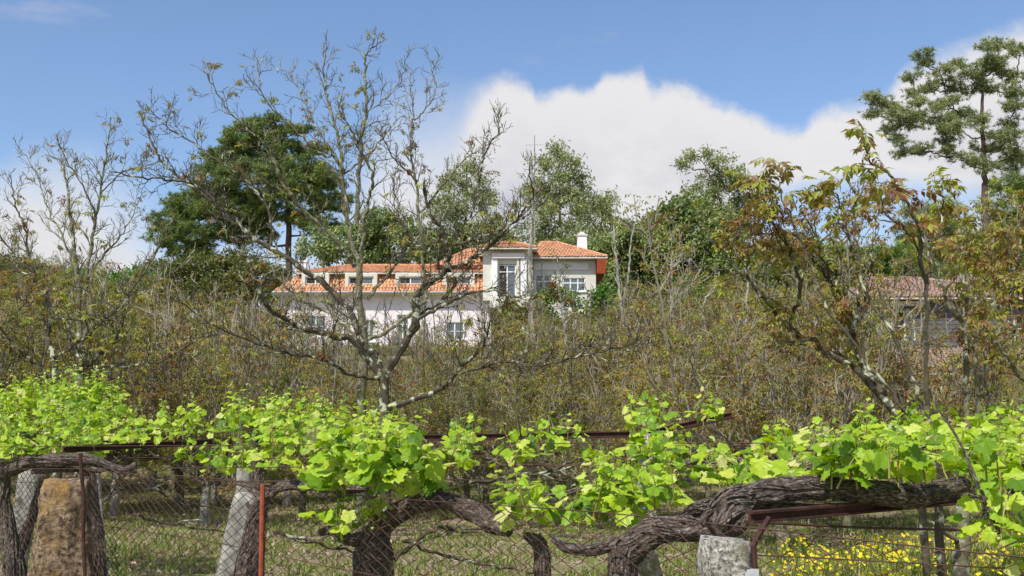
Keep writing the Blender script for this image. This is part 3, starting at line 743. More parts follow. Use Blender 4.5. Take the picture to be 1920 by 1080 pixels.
# ------------------------------------------------------------------ traced walnut trees
def traced_tree(name, label, base, Y, limbs, trunk_r, bark='walnut_bark', group=None, spacing=.21, length=.78, level=3, leaf_size=.16, leaf_n=.5,
                leafmat='walnut_leaf', nobj=280, up=.30, trunk=None, maxz=None, ylim=None, spread=(.5, 1.0), minr=.007):
    gx = base[0]; x0 = wx(gx, Y)
    gz = float(ground_z(x0, Y))
    e = empty(name, (x0, Y, gz), label, 'tree', group)
    T = Tree()
    tp = [P(px, py, Y + dy) for px, py, dy in trunk]; tp = [np.array((tp[0][0] , tp[0][1], gz - .1))] + tp
    tp = smooth_path(tp, 6, .008)
    tr = np.linspace(trunk_r * 1.25, trunk_r * .85, len(tp)); tr[0] *= 1.25
    m = MB(); m.tube(tp, tr, 12); m.build('trunk', M[bark], e, smooth=True)
    for (pts, ra, rb, *opt) in limbs:
        lp = smooth_path([P(px, py, Y + dy) for px, py, dy in pts], 6, .016)
        rr = np.linspace(ra, rb, len(lp)) * (1 + .08 * rng.normal(size=len(lp)))
        m = MB(); m.tube(lp, rr, 8 if ra > .03 else 6)
        st = opt[0] if opt else .15
        T.twigs(m, lp, rr, level, length, spacing, up, start=st, mi=0, spread=spread, minr=minr)
        T.tips.append((lp[-1], unit(lp[-1] - lp[-3]), .5))
        m.build('branch', M[bark], e)
    loc, rot, sz = leaf_orient(T.tips, leaf_n, leaf_size)
    idx = rng.permutation(len(loc)); big = idx[np.argsort(-sz[idx])][:nobj]; small = np.setdiff1d(idx, big)
    leaf_objects(e, 'walnut_compound_' + leafmat, COMP, COMPF, M[leafmat], loc[big], rot[big], sz[big])
    if len(small):
        b = MB(); b.scatter(COMP_S, COMP_SF, loc[small], rot[small], sz[small]); b.build('small_leaves', M[leafmat], e, kind='stuff')
    return e

def dd(pts, d0, d1):
    n = len(pts); return [(x, y, d0 + (d1 - d0) * i / max(1, n - 1)) for i, (x, y) in enumerate(pts)]

traced_tree('walnut_tree', 'broad bare walnut with a low dark fork standing in front of the pink villa', (722, 0), 20.0, [
    (dd([(718, 712), (664, 640), (630, 632), (577, 617), (536, 599), (502, 576), (480, 531), (455, 470), (420, 430)], 0, -1.2), .070, .018),
    (dd([(718, 712), (700, 660), (679, 650), (667, 610), (645, 569), (574, 509), (480, 449), (432, 405), (386, 367), (344, 337), (302, 300), (282, 258), (261, 210)], 0, .8), .080, .012),
    (dd([(480, 449), (430, 410), (370, 350), (300, 335), (240, 328), (205, 322)], .5, -.4), .032, .010),
    (dd([(507, 467), (505, 400), (465, 342), (407, 300), (365, 271), (311, 237), (275, 196)], .5, 1.6), .030, .009),
    (dd([(720, 711), (757, 644), (780, 602), (780, 565), (795, 539), (832, 509), (840, 482), (829, 437), (806, 400), (795, 340)], 0, -.6), .095, .022),
    (dd([(832, 509), (892, 482), (930, 450), (961, 417), (985, 395), (1000, 360), (990, 320)], -.3, -1.6), .040, .010),
    (dd([(840, 460), (892, 449), (949, 426), (994, 400), (1020, 380)], -.4, .5), .026, .009),
    (dd([(880, 450), (885, 400), (900, 330), (910, 290), (935, 245), (940, 235)], -.8, -1.4), .024, .008),
    (dd([(780, 602), (830, 572), (880, 550), (930, 545), (990, 560), (1040, 545)], -.1, -2.0), .036, .009),
    (dd([(783, 590), (836, 560), (860, 520), (905, 470), (915, 455)], -.1, 1.0), .030, .010),
    (dd([(726, 765), (791, 745), (829, 726), (855, 700), (892, 662), (911, 632), (920, 600)], 0, -1.4), .060, .012, .3),
    (dd([(866, 700), (949, 679), (1005, 685), (1080, 670), (1174, 647), (1200, 630)], -.9, -2.4), .030, .008, .1),
    (dd([(718, 712), (660, 705), (620, 680), (560, 665), (470, 640), (400, 610), (330, 560)], 0, -2.0), .040, .010, .2),
    (dd([(829, 437), (800, 470), (760, 430), (740, 380), (735, 330)], -.4, .3), .026, .010),
], .105, bark='walnut_dark', trunk=[(722, 900, 0), (722, 800, 0), (721, 750, 0), (718, 708, 0)], leaf_n=.05, minr=.006, length=.80, spacing=.165)

traced_tree('walnut_tree', 'tall bare walnut with pale lichened trunk rising highest against the sky', (676, 0), 22.0, [
    (dd([(675, 500), (661, 458), (644, 362), (640, 308), (632, 246), (615, 192), (609, 154), (609, 104), (619, 79)], 0, .6), .055, .009),
    (dd([(668, 420), (673, 340), (677, 258), (686, 212), (684, 133), (686, 104), (702, 87), (717, 75)], .1, -.5), .050, .009),
    (dd([(676, 520), (682, 425), (692, 367), (698, 333), (673, 275), (661, 250), (640, 212), (632, 190)], 0, -1.4), .045, .009),
    (dd([(800, 560), (790, 454), (782, 354), (771, 300), (771, 233), (775, 208), (757, 104)], .5, 1.2), .038, .007),
    (dd([(777, 225), (798, 204), (817, 171), (807, 112)], 1.0, 1.2), .020, .007),
    (dd([(682, 640), (740, 612), (800, 560)], 0, .5), .042, .038, .9),
    (dd([(655, 400), (632, 300), (607, 292), (573, 262), (532, 225), (494, 183), (461, 142)], 0, -1.0), .030, .007),
    (dd([(494, 183), (485, 150), (480, 119)], -.8, -.8), .012, .005),
    (dd([(665, 500), (648, 471), (615, 437), (557, 379), (527, 337), (507, 283), (490, 262), (473, 250), (432, 212), (402, 167), (382, 129)], 0, -1.6), .050, .008),
    (dd([(686, 212), (715, 190), (740, 170), (757, 160)], -.2, -.5), .014, .005),
    (dd([(640, 308), (600, 250), (570, 190), (545, 140), (530, 130)], .3, 1.0), .022, .006),
    (dd([(640, 330), (690, 290), (740, 230), (760, 215)], .3, 1.2), .024, .006),
    (dd([(785, 400), (830, 350), (870, 300), (900, 280), (935, 262)], .9, 1.8), .026, .007),
    (dd([(690, 560), (740, 500), (790, 440), (830, 400), (860, 360)], .2, 1.5), .036, .009),
    (dd([(785, 340), (740, 300), (720, 260), (705, 240)], .9, .2), .02, .006),
    (dd([(676, 640), (620, 590), (560, 560), (520, 520), (500, 480)], 0, 1.6), .04, .01),
], .080, bark='walnut_bark', trunk=[(676, 900, 0), (678, 760, 0), (683, 640, 0), (673, 560, 0), (674, 500, 0)], leaf_n=.05, minr=.006, leaf_size=.15, length=.68, spacing=.17, nobj=260)

traced_tree('walnut_tree', 'bare grey walnut at the left edge with a spiky leader over the white cloud', (150, 0), 24.0, [
    (dd([(150, 663), (146, 533), (139, 478), (134, 431), (127, 362), (116, 306), (85, 290)], 0, .6), .070, .010),
    (dd([(152, 600), (162, 524), (176, 431), (187, 362), (199, 293), (208, 218)], 0, -.6), .055, .009),
    (dd([(150, 640), (100, 580), (83, 543), (56, 487), (44, 418), (28, 385), (20, 330)], 0, -1.2), .045, .009),
    (dd([(139, 500), (110, 430), (93, 400), (70, 330), (36, 275)], .2, 1.2), .026, .007),
    (dd([(165, 520), (215, 455), (240, 420), (262, 370)], -.2, 1.0), .028, .008),
    (dd([(180, 400), (150, 340), (120, 290), (125, 275)], -.4, -1.0), .020, .006),
    (dd([(155, 600), (230, 560), (290, 480), (310, 420)], 0, -1.4), .036, .008),
    (dd([(187, 362), (240, 320), (300, 318)], -.5, -1.0), .018, .006),
    (dd([(60, 500), (20, 470), (-20, 400), (-30, 300)], -1, -1.6), .026, .007),
], .11, trunk=[(150, 900, 0), (150, 760, 0), (150, 663, 0)], leaf_n=.06, leaf_size=.15, minr=.006, length=.80, spacing=.18, nobj=200)

traced_tree('walnut_tree', 'dark leaning walnut in front of the faded red outbuilding roof', (108, 0), 21.0, [
    (dd([(104, 695), (95, 650), (88, 593), (86, 560), (60, 520), (20, 500)], 0, .8), .060, .012),
    (dd([(100, 670), (150, 640), (230, 570), (260, 540)], 0, -1.0), .03, .010),
    (dd([(104, 700), (160, 690), (230, 610), (150, 600), (80, 590), (45, 560)], 0, -1.3), .030, .008),
    (dd([(106, 720), (60, 680), (20, 640), (-20, 580)], 0, -1.3), .034, .009),
    (dd([(104, 700), (180, 690), (290, 680), (370, 640), (430, 640)], 0, -1.5), .030, .008),
], .085, bark='walnut_dark', trunk=[(108, 900, 0), (107, 780, 0), (104, 695, 0)], leaf_n=.2, leaf_size=.17, length=.85, spacing=.2, nobj=180)

traced_tree('walnut_tree', 'bronze-leaved walnut with a lichened trunk leaning left of the derelict window', (1690, 0), 11.0, [
    (dd([(1669, 763), (1613, 700), (1547, 656), (1480, 615), (1436, 567), (1402, 526), (1369, 489), (1336, 452)], 0, -.8), .032, .007, .38),
    (dd([(1669, 763), (1636, 715), (1613, 681), (1602, 641), (1595, 607), (1584, 578), (1560, 530), (1520, 480), (1480, 440)], 0, .4), .042, .008),
    (dd([(1387, 511), (1347, 506), (1315, 502), (1284, 498)], -.7, -.9), .012, .006, .95),
    (dd([(1600, 620), (1612, 560), (1610, 480), (1600, 420)], 0, .8), .025, .007),
    (dd([(1480, 615), (1500, 540), (1480, 470), (1450, 420), (1420, 395)], -.4, -1), .022, .006),
    (dd([(1640, 715), (1560, 660), (1470, 640), (1440, 620)], 0, 1.0), .018, .006),
    (dd([(1560, 530), (1540, 470), (1560, 430), (1590, 400)], .3, -.3), .016, .006),
    (dd([(1436, 567), (1400, 500), (1410, 440), (1440, 410)], -.4, .6), .014, .005),
], .034, bark='walnut_dark', trunk=[(1730, 960, 0), (1705, 830, 0), (1669, 763, 0)], leaf_n=1.25, minr=.0045, leaf_size=.125, length=.66, spacing=.18, nobj=300, up=.35)

traced_tree('walnut_tree', 'walnut with the largest green leaves reaching up against the cloud at the right', (1740, 0), 9.0, [
    (dd([(1740, 760), (1738, 600), (1728, 480), (1713, 405), (1687, 365), (1669, 328), (1635, 302), (1617, 265), (1606, 239)], 0, -.2), .022, .005, .62),
    (dd([(1738, 640), (1740, 520), (1760, 440), (1765, 380), (1760, 335)], 0, .5), .014, .004, .45),
    (dd([(1745, 800), (1690, 660), (1630, 560), (1600, 480), (1584, 425), (1572, 372), (1547, 346)], 0, .6), .018, .004, .70),
    (dd([(1592, 450), (1600, 410), (1615, 355), (1632, 325)], .5, .7), .008, .004, .35),
    (dd([(1748, 820), (1660, 720), (1580, 620), (1530, 520), (1490, 430), (1465, 365), (1465, 331), (1454, 309)], 0, .8), .018, .004, .72),
    (dd([(1500, 450), (1450, 400), (1415, 350), (1385, 345)], .7, .9), .008, .003, .35),
    (dd([(1728, 480), (1700, 430), (1660, 400), (1650, 360)], 0, -.4), .010, .004, .3),
], .032, bark='walnut_dark', trunk=[(1760, 960, 0), (1750, 860, 0), (1740, 760, 0)], leaf_n=3, minr=.003, leaf_size=.175, length=.30, spacing=.13, level=1, nobj=200, up=.35, spread=(.5, 1.0))

traced_tree('walnut_tree', 'bronze-leaved walnut with pale mottled stems right of the derelict window', (1808, 0), 12.5, [
    (dd([(1806, 960), (1813, 800), (1810, 715), (1813, 622), (1810, 548), (1799, 418), (1790, 360)], 0, .4), .044, .010, .35),
    (dd([(1812, 900), (1835, 780), (1832, 715), (1821, 644), (1787, 578), (1761, 522), (1739, 448), (1735, 400)], 0, -.5), .042, .010, .35),
    (dd([(1800, 1030), (1776, 1000), (1720, 960), (1680, 880), (1640, 800)], 0, -1.0), .030, .008, .5),
    (dd([(1806, 1000), (1795, 940), (1790, 880), (1770, 800), (1740, 720)], 0, .8), .030, .010, .4),
    (dd([(1822, 650), (1870, 560), (1900, 500), (1915, 430), (1900, 360)], 0, .8), .028, .007),
    (dd([(1813, 622), (1850, 520), (1860, 440), (1850, 380)], .2, 1.0), .026, .007),
    (dd([(1835, 720), (1880, 640), (1915, 600), (1950, 520)], 0, -.8), .030, .008),
    (dd([(1761, 522), (1720, 440), (1660, 415), (1600, 400)], -.4, .5), .016, .006),
], .085, bark='walnut_bark', trunk=[(1802, 1076, 0), (1805, 1010, 0), (1806, 955, 0)], leaf_n=1.25, minr=.0045, leaf_size=.125, length=.52, spacing=.23, nobj=300, up=.35)

traced_tree('walnut_tree', 'bronze-leaved walnut cut off by the right edge of the view', (1950, 0), 10.5, [
    (dd([(1950, 760), (1935, 640), (1905, 560), (1890, 470), (1880, 400)], 0, .5), .045, .009),
    (dd([(1950, 720), (1985, 600), (1980, 480), (1950, 390)], 0, -.5), .045, .009),
    (dd([(1945, 740), (1900, 690), (1870, 650), (1850, 620)], 0, -.8), .025, .008),
    (dd([(1925, 600), (1880, 540), (1840, 490), (1800, 470)], .2, 1.0), .022, .007),
], .06, trunk=[(1950, 960, 0), (1950, 860, 0), (1950, 760, 0)], leaf_n=1.25, minr=.0045, leaf_size=.125, length=.55, spacing=.17, nobj=160, up=.35)

# slender pale saplings right of the villa
def sapling(pts, Y, r, label):
    x0 = wx(pts[0][0], Y); gz = float(ground_z(x0, Y))
    e = empty('sapling', (x0, Y, gz), label, 'tree', 'slender pale stems beyond the orchard')
    lp = smooth_path([np.array((x0, Y, gz - .1))] + [P(px, py, Y) for px, py in pts], 6, .02)
    m = MB(); rr = np.linspace(r, r * .35, len(lp)); m.tube(lp, rr, 6); m.build('trunk', M['pale_bark'], e)
    T = Tree(); m = MB(); T.twigs(m, lp, rr, 2, 1.3, .55, .5, start=.35); m.build('twigs', M['pale_bark'], e, kind='stuff')
    loc, rot, sz = leaf_orient(T.tips, .6, .22); b = MB(); b.scatter(COMP_S, COMP_SF, loc, rot, sz); b.build('small_leaves', M['olive_leaf'], e, kind='stuff')
sapling([(1172, 640), (1163, 560), (1158, 500), (1152, 440), (1157, 360)], 48, .09, 'pale forked sapling just right of the villa, its left stem')
sapling([(1176, 640), (1168, 570), (1178, 520), (1183, 460), (1190, 420)], 49, .08, 'pale sapling stem curving right beside the villa roof end')
sapling([(1270, 690), (1262, 600), (1258, 520), (1260, 470)], 44, .07, 'straight pale sapling before the dark evergreens in the middle')
sapling([(1320, 690), (1322, 620), (1318, 570), (1340, 540), (1350, 510)], 46, .07, 'pale sapling bending right at its tip before the evergreens')
sapling([(1292, 680), (1294, 600), (1288, 540)], 50, .06, 'short pale sapling between two taller ones before the evergreens')
sapling([(1400, 660), (1398, 590), (1402, 520), (1378, 470)], 45, .08, 'pale sapling behind the outstretched dead stick')
sapling([(1000, 660), (996, 560), (994, 480), (998, 400), (998, 330), (997, 283)], 40, .065, 'tall bare pole-like stem rising in front of the villa bay')
sapling([(1060, 640), (1050, 560), (1045, 470)], 42, .05, 'grey stem in front of the right wing windows')

# ------------------------------------------------------------------ orchard: five kinds of small walnut, copied
def orchard_kind(H, R, seed, leafmat, ln=1.0, ls=.19, bark='walnut_bark', dense=1.0):
    random.seed(seed)
    T = Tree(); tr = MB(); br = MB()
    tp = smooth_path([(0, 0, -.2), (.02, .03, .6), (.05, -.02, 1.1 + random.random() * .4)], 4, .01)
    tr.tube(tp, np.linspace(.13, .09, len(tp)), 8)
    nl = 10
    for k in range(nl):
        a = k * 6.283 / nl + random.uniform(-.35, .35); s = random.uniform(.35, 1.0) if k else .1
        top = np.array((math.cos(a) * R * s, math.sin(a) * R * s, H * random.uniform(.65, 1.0)))
        mid = np.array((math.cos(a) * R * s * .75, math.sin(a) * R * s * .75, H * .42 + random.uniform(-.4, .4)))
        lp = smooth_path([tp[-1 - (k % 2)], mid * .5 + tp[-1] * .5 + (0, 0, -.05), mid, top], 5, .03)
        rr = np.linspace(.05, .012, len(lp)); br.tube(lp, rr, 6)
        T.twigs(br, lp, rr, 3, 1.5, .40 / dense, .30, start=.06, minr=.011)
    me = (tr.mesh('trunk', M[bark]), br.mesh('branches', M['twig']))
    loc, rot, sz = leaf_orient(T.tips, ln, ls)
    b = MB(); b.scatter(COMP_S, COMP_SF, loc, rot, sz); return me + (b.mesh('small_leaves', M[leafmat]),)
KINDS = [orchard_kind(5.4, 2.9, 11, 'olive_leaf', 1.5), orchard_kind(4.8, 3.1, 12, 'olive_leaf', 1.3, bark='pale_bark'), orchard_kind(6.0, 2.8, 13, 'walnut_leaf', 1.6), orchard_kind(5.0, 2.7, 14, 'walnut_leaf', 1.4, bark='pale_bark'), orchard_kind(4.4, 3.0, 15, 'olive_leaf', 1.4, .17),
         orchard_kind(6.2, 3.4, 16, 'walnut_leaf', 1.5, .16), orchard_kind(6.0, 2.6, 17, 'olive_leaf', .3, .17, bark='pale_bark', dense=.62)]
random.seed(21)

def orchard_tree(px, Y, toppy, kind, label, group):
    x = wx(px, Y); gz = float(ground_z(x, Y)); H = wz(toppy, Y) - gz
    h0 = (5.4, 4.8, 6.0, 5.0, 4.4, 6.2, 6.0)[kind]
    e = empty('walnut_tree', (x, Y, gz), label, 'tree', group)
    s = H / h0; e.rotation_euler = (0, 0, random.random() * 6.28); e.scale = (max(.75, min(s, 1.25)) * 1.05,) * 2 + (s,)
    for nm, me in zip(('trunk', 'branches', 'small_leaves'), KINDS[kind]):
        o = bpy.data.objects.new(nm, me); col.objects.link(o); o.parent = e
        if nm != 'trunk': o['kind'] = 'stuff'

LAND = [(0, 300, 'before the red outbuilding'), (300, 520, 'below the big pine'), (520, 760, 'before the villa ground floor'), (760, 960, 'before the villa porch'),
        (960, 1130, 'below the villa wing'), (1130, 1330, 'before the pale saplings'), (1330, 1560, 'below the dead stick'), (1560, 1760, 'before the broken window'), (1760, 2100, 'before the derelict house end')]
def top_for(px):
    xs = [0, 200, 300, 400, 520, 600, 900, 1050, 1130, 1250, 1400, 1500, 1600, 1760, 1920]
    ys = [500, 520, 540, 550, 600, 642, 648, 622, 590, 590, 545, 540, 690, 700, 620]
    return np.interp(px, xs, ys)
for Y, step, word, dpy in ((25, 150, 'nearest', 80), (30, 135, 'second row', 62), (36, 125, 'third row', 45), (43, 115, 'fourth row', 28), (51, 105, 'fifth row', 14), (60, 95, 'sixth row', 4), (70, 90, 'last row', -8)):
    px = -60 + random.random() * 80
    while px < 1980:
        lab = next((n for a, b, n in LAND if a <= px < b), LAND[0][2])
        k = random.randrange(5)
        if px > 960 and random.random() < .72: k = random.choice((2, 3, 5))
        elif px < 700 and k in (2, 3) and random.random() < .6: k = 0
        if 1600 < px < 1880 and random.random() < .4: px += step * .7; continue
        yy = Y + random.uniform(-2, 2)
        if not (Y > 52 and px > 1540):
            orchard_tree(px, yy, top_for(px) + dpy + random.uniform(-24, 22) - (random.uniform(25, 60) if random.random() < .22 and (px < 1580 or px > 1880) else 0), k, 'bushy walnut, %s orchard row, %s' % (word.replace(' row', ''), lab), 'walnut trees in the %s orchard row, %s' % (word.replace(' row', ''), lab))
        px += step * random.uniform(.8, 1.2)

for px, Y, tp_, lab in ((548, 30, 575, 'thin bare walnut before the left end of the villa wall'), (615, 33, 560, 'thin bare walnut left of the tall lichened trunk before the villa wall'),
                        (735, 36, 585, 'thin bare walnut before the tall narrow villa window'), (825, 31, 570, 'thin bare walnut before the white square villa window'),
                        (905, 34, 560, 'thin bare walnut before the left edge of the villa bay'), (1065, 32, 545, 'thin bare walnut before the right wing windows'), (1120, 37, 540, 'thin bare walnut before the right corner of the villa'),
                        (420, 31, 520, 'thin bare walnut under the right half of the big pine'), (300, 35, 500, 'thin bare walnut under the left edge of the big pine')):
    orchard_tree(px, Y, tp_, 6, lab, None)
for px, Y, tp_, lab in ((1455, 19, 425, 'bronze-leaved walnut whose rounded crown spreads behind the dead stick'), (1570, 22, 455, 'bronze-leaved walnut crown left of the derelict roof finial'),
                        (1930, 20, 400, 'bronze-leaved walnut crown before the right end of the derelict roof'),):
    orchard_tree(px, Y, tp_, 5, lab, None)

# ------------------------------------------------------------------ far trees built from clumps
def tuft(n, L, w, up=.35):
    V, Fc = [], []
    for k in range(n):
        d = unit(rng.normal(size=3) + (0, 0, up)); s = unit(np.cross(d, rng.normal(size=3))) * w / 2
        o = rng.normal(size=3) * L * .12
        V += [o - s, o + s, o + d * L * random.uniform(.7, 1.1)]; Fc.append((3 * k, 3 * k + 1, 3 * k + 2))
    return np.array(V), np.array(Fc)
def spray(n, L, w, R):
    V, Fc = [], []
    for k in range(n):
        d = unit(rng.normal(size=3) + (0, 0, -.5)); s = unit(np.cross(d, rng.normal(size=3))) * w / 2; o = rng.normal(size=3) * R
        V += [o, o + d * L * .5 - s, o + d * L, o + d * L * .5 + s]; Fc.append((4 * k, 4 * k + 1, 4 * k + 2, 4 * k + 3))
    return np.array(V), np.array(Fc)
TUFT = [tuft(16, .46, .055) for _ in range(3)]
SPRAY = [spray(9, .34, .12, .22) for _ in range(3)]
BSPRAY = [spray(9, .30, .20, .20) for _ in range(3)]

def far_tree(name, label, Y, base_px, lobes, trunk, foliage, bark, tpl, dens=1.0, depth=1.0, group=None, limbs=True, sub=.34, tr=.28, flat=False, size=1.0, cat='tree', per=10):
    x0 = wx(base_px, Y); gz = float(ground_z(x0, Y))
    e = empty(name, (x0, Y, gz), label, cat, group)
    ppm = F / Y
    if trunk:
        tp = smooth_path([np.array((x0, Y, gz - .3))] + [P(a, b, Y) for a, b in trunk], 5, .04)
        rr = np.linspace(tr, tr * .25, len(tp)); m = MB(); m.tube(tp, rr, 9); m.build('trunk', M[bark], e)
    br = MB(); fo = MB(); any_br = False
    if trunk: nodes_ = list(tp[2:]); lobes = sorted(lobes, key=lambda l: abs(l[0] - base_px))
    for (a, b, rx, ry) in lobes:
        rxm, rzm = rx / ppm, ry / ppm; rym = rxm * depth
        cy = random.uniform(-1, 1) * rxm * .9 * depth
        c = P(a, b, Y + cy); 
        ns = max(4, int(rxm * rzm * 9 * (1 + depth * .5) / (sub * 3) * dens))
        d = rand_dirs(ns); rad = rng.uniform(.45, 1.0, ns) ** .5
        cs = c + d * rad[:, None] * np.array((rxm, rym, rzm))
        if trunk and limbs:
            nodes = np.array(nodes_)
            dv = c - nodes; cost = np.linalg.norm(dv, axis=1) + 1.2 * np.maximum(0, -dv[:, 2] + .25 * np.abs(dv[:, 0]))
            q = nodes[np.argmin(cost)]
            pth = smooth_path([q, (q + c) / 2 + (0, 0, -.12 * np.linalg.norm(c - q)), c + (0, 0, -.1 * rzm)], 4, .04); w = min(.11, .03 + .016 * np.linalg.norm(c - q)) * max(1, tr / .27)
            br.tube(pth, np.linspace(w, .03, len(pth)), 5); any_br = True; nodes_ += list(pth[3:])
            for k in range(0, ns, 3): br.tube([c + (0, 0, -.1 * rzm), (c + cs[k]) / 2 + (0, 0, -.1), cs[k]], [.03, .02, .01], 3)
        for k in range(3):
            n = ns * per // 3
            j = rng.integers(0, ns, n); off = rng.normal(size=(n, 3)) * sub * np.array((1, 1, .55 if flat else .8))
            loc = cs[j] + off
            fw = rand_dirs(n); rot = frames(fw, np.tile((0, 0, 1.0), (n, 1)) + rng.normal(size=(n, 3)) * .3)
            if tpl is TUFT: rot = frames(rand_dirs(n) * (1, 1, .2), np.tile((0, 0, 1.), (n, 1)) + rng.normal(size=(n, 3)) * .3)
            fo.scatter(tpl[k][0], tpl[k][1], loc, rot, rng.uniform(.7, 1.3, n) * size)
    if any_br: br.build('branches', M[bark], e, kind='stuff')
    fo.build('crown', M[foliage], e, kind='stuff')
    return e

far_tree('pine_tree', 'big dense dark pine towering left of the villa', 108, 541,
    [(500, 238, 42, 26), (562, 240, 24, 12), (452, 258, 34, 28), (430, 300, 46, 34), (520, 288, 60, 36), (592, 280, 22, 9), (480, 338, 84, 38), (570, 330, 56, 34), (398, 335, 42, 26),
     (366, 382, 56, 30), (325, 415, 44, 22), (440, 395, 80, 34), (545, 385, 80, 32), (612, 335, 38, 16), (628, 378, 38, 18), (305, 445, 28, 16), (385, 440, 60, 22), (470, 440, 60, 16), (600, 425, 50, 16), (350, 475, 50, 14)],
    [(541, 480), (541, 400), (535, 320), (520, 250), (510, 215)], 'pine_needle', 'pine_bark', TUFT, dens=.95, depth=.9, tr=.38, size=.95, per=20, sub=.36, flat=True)
far_tree('pine_tree', 'tall open-crowned pine against the cloud at the upper right', 68, 1848,
    [(1730, 103, 16, 10), (1740, 124, 24, 8), (1712, 143, 18, 7), (1736, 161, 20, 7), (1633, 178, 7, 5), (1650, 190, 16, 7), (1672, 200, 14, 6), (1684, 217, 32, 10), (1720, 210, 22, 9), (1706, 231, 30, 9),
     (1757, 198, 18, 9), (1761, 131, 20, 8), (1854, 87, 22, 10), (1883, 83, 14, 8), (1913, 95, 14, 9), (1835, 117, 28, 11), (1872, 117, 28, 11), (1798, 120, 7, 7), (1817, 139, 24, 9), (1857, 139, 24, 9), (1902, 143, 26, 10),
     (1843, 161, 24, 9), (1872, 168, 20, 8), (1809, 165, 20, 8), (1806, 213, 20, 12), (1835, 228, 18, 12), (1894, 170, 22, 10), (1906, 198, 24, 9), (1887, 228, 24, 9), (1743, 282, 52, 8), (1672, 245, 20, 8),
     (1690, 262, 22, 8), (1857, 317, 18, 10), (1776, 270, 28, 7), (1760, 235, 26, 9), (1780, 190, 20, 9), (1930, 240, 26, 10), (1940, 170, 26, 12), (1800, 240, 40, 12), (1860, 270, 40, 12), (1700, 285, 24, 8), (1815, 300, 36, 9), (1880, 250, 30, 10), (1770, 160, 26, 10), (1760, 218, 26, 10), (1900, 290, 30, 10), (1715, 170, 16, 7), (1720, 190, 10, 8), (1640, 215, 10, 5)],
    [(1848, 400), (1846, 330), (1843, 260), (1840, 190), (1848, 110)], 'blue_needle', 'pine_bark', TUFT, dens=1.25, per=17, depth=.8, sub=.24, tr=.25, flat=True, size=.66)
far_tree('eucalyptus_tree', 'tall pale green eucalyptus rising behind the villa bay', 104, 1050,
    [(1048, 285, 18, 18), (1022, 310, 24, 22), (1064, 308, 20, 22), (1050, 348, 42, 24), (1085, 340, 20, 22), (1010, 362, 30, 28), (1100, 378, 34, 26), (1142, 380, 16, 16), (1060, 400, 52, 30), (1130, 412, 28, 36), (1090, 450, 52, 26), (1010, 430, 40, 26), (965, 445, 32, 18)],
    [(1052, 480), (1050, 400), (1048, 290)], 'euc_leaf', 'pale_bark', SPRAY, dens=.62, tr=.22)
far_tree('eucalyptus_tree', 'dim green eucalyptus behind the villa just right of the walnut leader', 100, 870,
    [(875, 305, 18, 20), (858, 345, 30, 26), (900, 355, 30, 30), (838, 395, 40, 30), (890, 415, 50, 36), (850, 450, 50, 26), (930, 455, 36, 22)],
    [(872, 480), (874, 400), (876, 310)], 'euc_leaf', 'pine_bark', SPRAY, dens=.55, tr=.2)
far_tree('eucalyptus_tree', 'open flat-topped eucalyptus with layered crown against the grey cloud', 98, 1362,
    [(1312, 292, 26, 8), (1348, 300, 20, 9), (1276, 306, 12, 5), (1332, 330, 26, 10), (1382, 322, 24, 11), (1300, 352, 22, 6), (1368, 345, 26, 14), (1392, 385, 28, 18), (1350, 398, 24, 16), (1340, 360, 12, 8), (1400, 340, 10, 8), (1375, 420, 34, 20), (1320, 400, 16, 14)],
    [(1366, 460), (1358, 400), (1340, 350), (1322, 310)], 'euc_leaf', 'pine_bark', SPRAY, dens=.75, sub=.24, flat=True, tr=.16)
far_tree('evergreen_tree', 'dark dense evergreen left of the flat-topped eucalyptus', 94, 1300,
    [(1266, 375, 14, 12), (1312, 385, 28, 20), (1260, 402, 30, 20), (1310, 420, 56, 28), (1250, 450, 52, 30), (1350, 455, 48, 36), (1290, 495, 92, 40), (1370, 510, 60, 40), (1300, 545, 90, 26)],
    [(1300, 520), (1300, 420)], 'dark_leaf', 'pine_bark', BSPRAY, dens=.75, tr=.25)
far_tree('evergreen_tree', 'rounded mid green tree between the villa chimney and the dark evergreen', 96, 1190,
    [(1220, 415, 26, 18), (1185, 432, 22, 18), (1200, 455, 44, 28), (1160, 480, 40, 36), (1215, 500, 50, 40), (1150, 530, 40, 30), (1120, 470, 20, 26)],
    [(1190, 540), (1195, 440)], 'dark_leaf', 'pine_bark', BSPRAY, dens=.75, tr=.2)
far_tree('evergreen_tree', 'dark tree band behind the long left wing of the villa', 101, 730,
    [(670, 450, 56, 26), (735, 430, 50, 28), (790, 450, 44, 26), (705, 410, 26, 16), (820, 470, 60, 24), (650, 480, 50, 20), (740, 480, 80, 20), (600, 465, 40, 22)],
    [(730, 500), (730, 420)], 'dark_leaf', 'pine_bark', BSPRAY, dens=.75, tr=.2)
far_tree('evergreen_tree', 'dark trees close behind the villa bay roof', 100, 1000,
    [(960, 470, 40, 20), (1040, 470, 46, 20), (1120, 480, 30, 26), (920, 480, 40, 16)], [(1000, 520), (1000, 470)], 'dark_leaf', 'pine_bark', BSPRAY, dens=.75, tr=.2)
far_tree('pine_tree', 'young bright green pine behind the apex of the derelict roof', 80, 1680,
    [(1690, 480, 40, 20), (1670, 505, 56, 22), (1720, 510, 40, 18), (1650, 530, 40, 16)], [(1685, 540), (1688, 480)], 'lit_leaf', 'pine_bark', TUFT, dens=1.2, tr=.12)
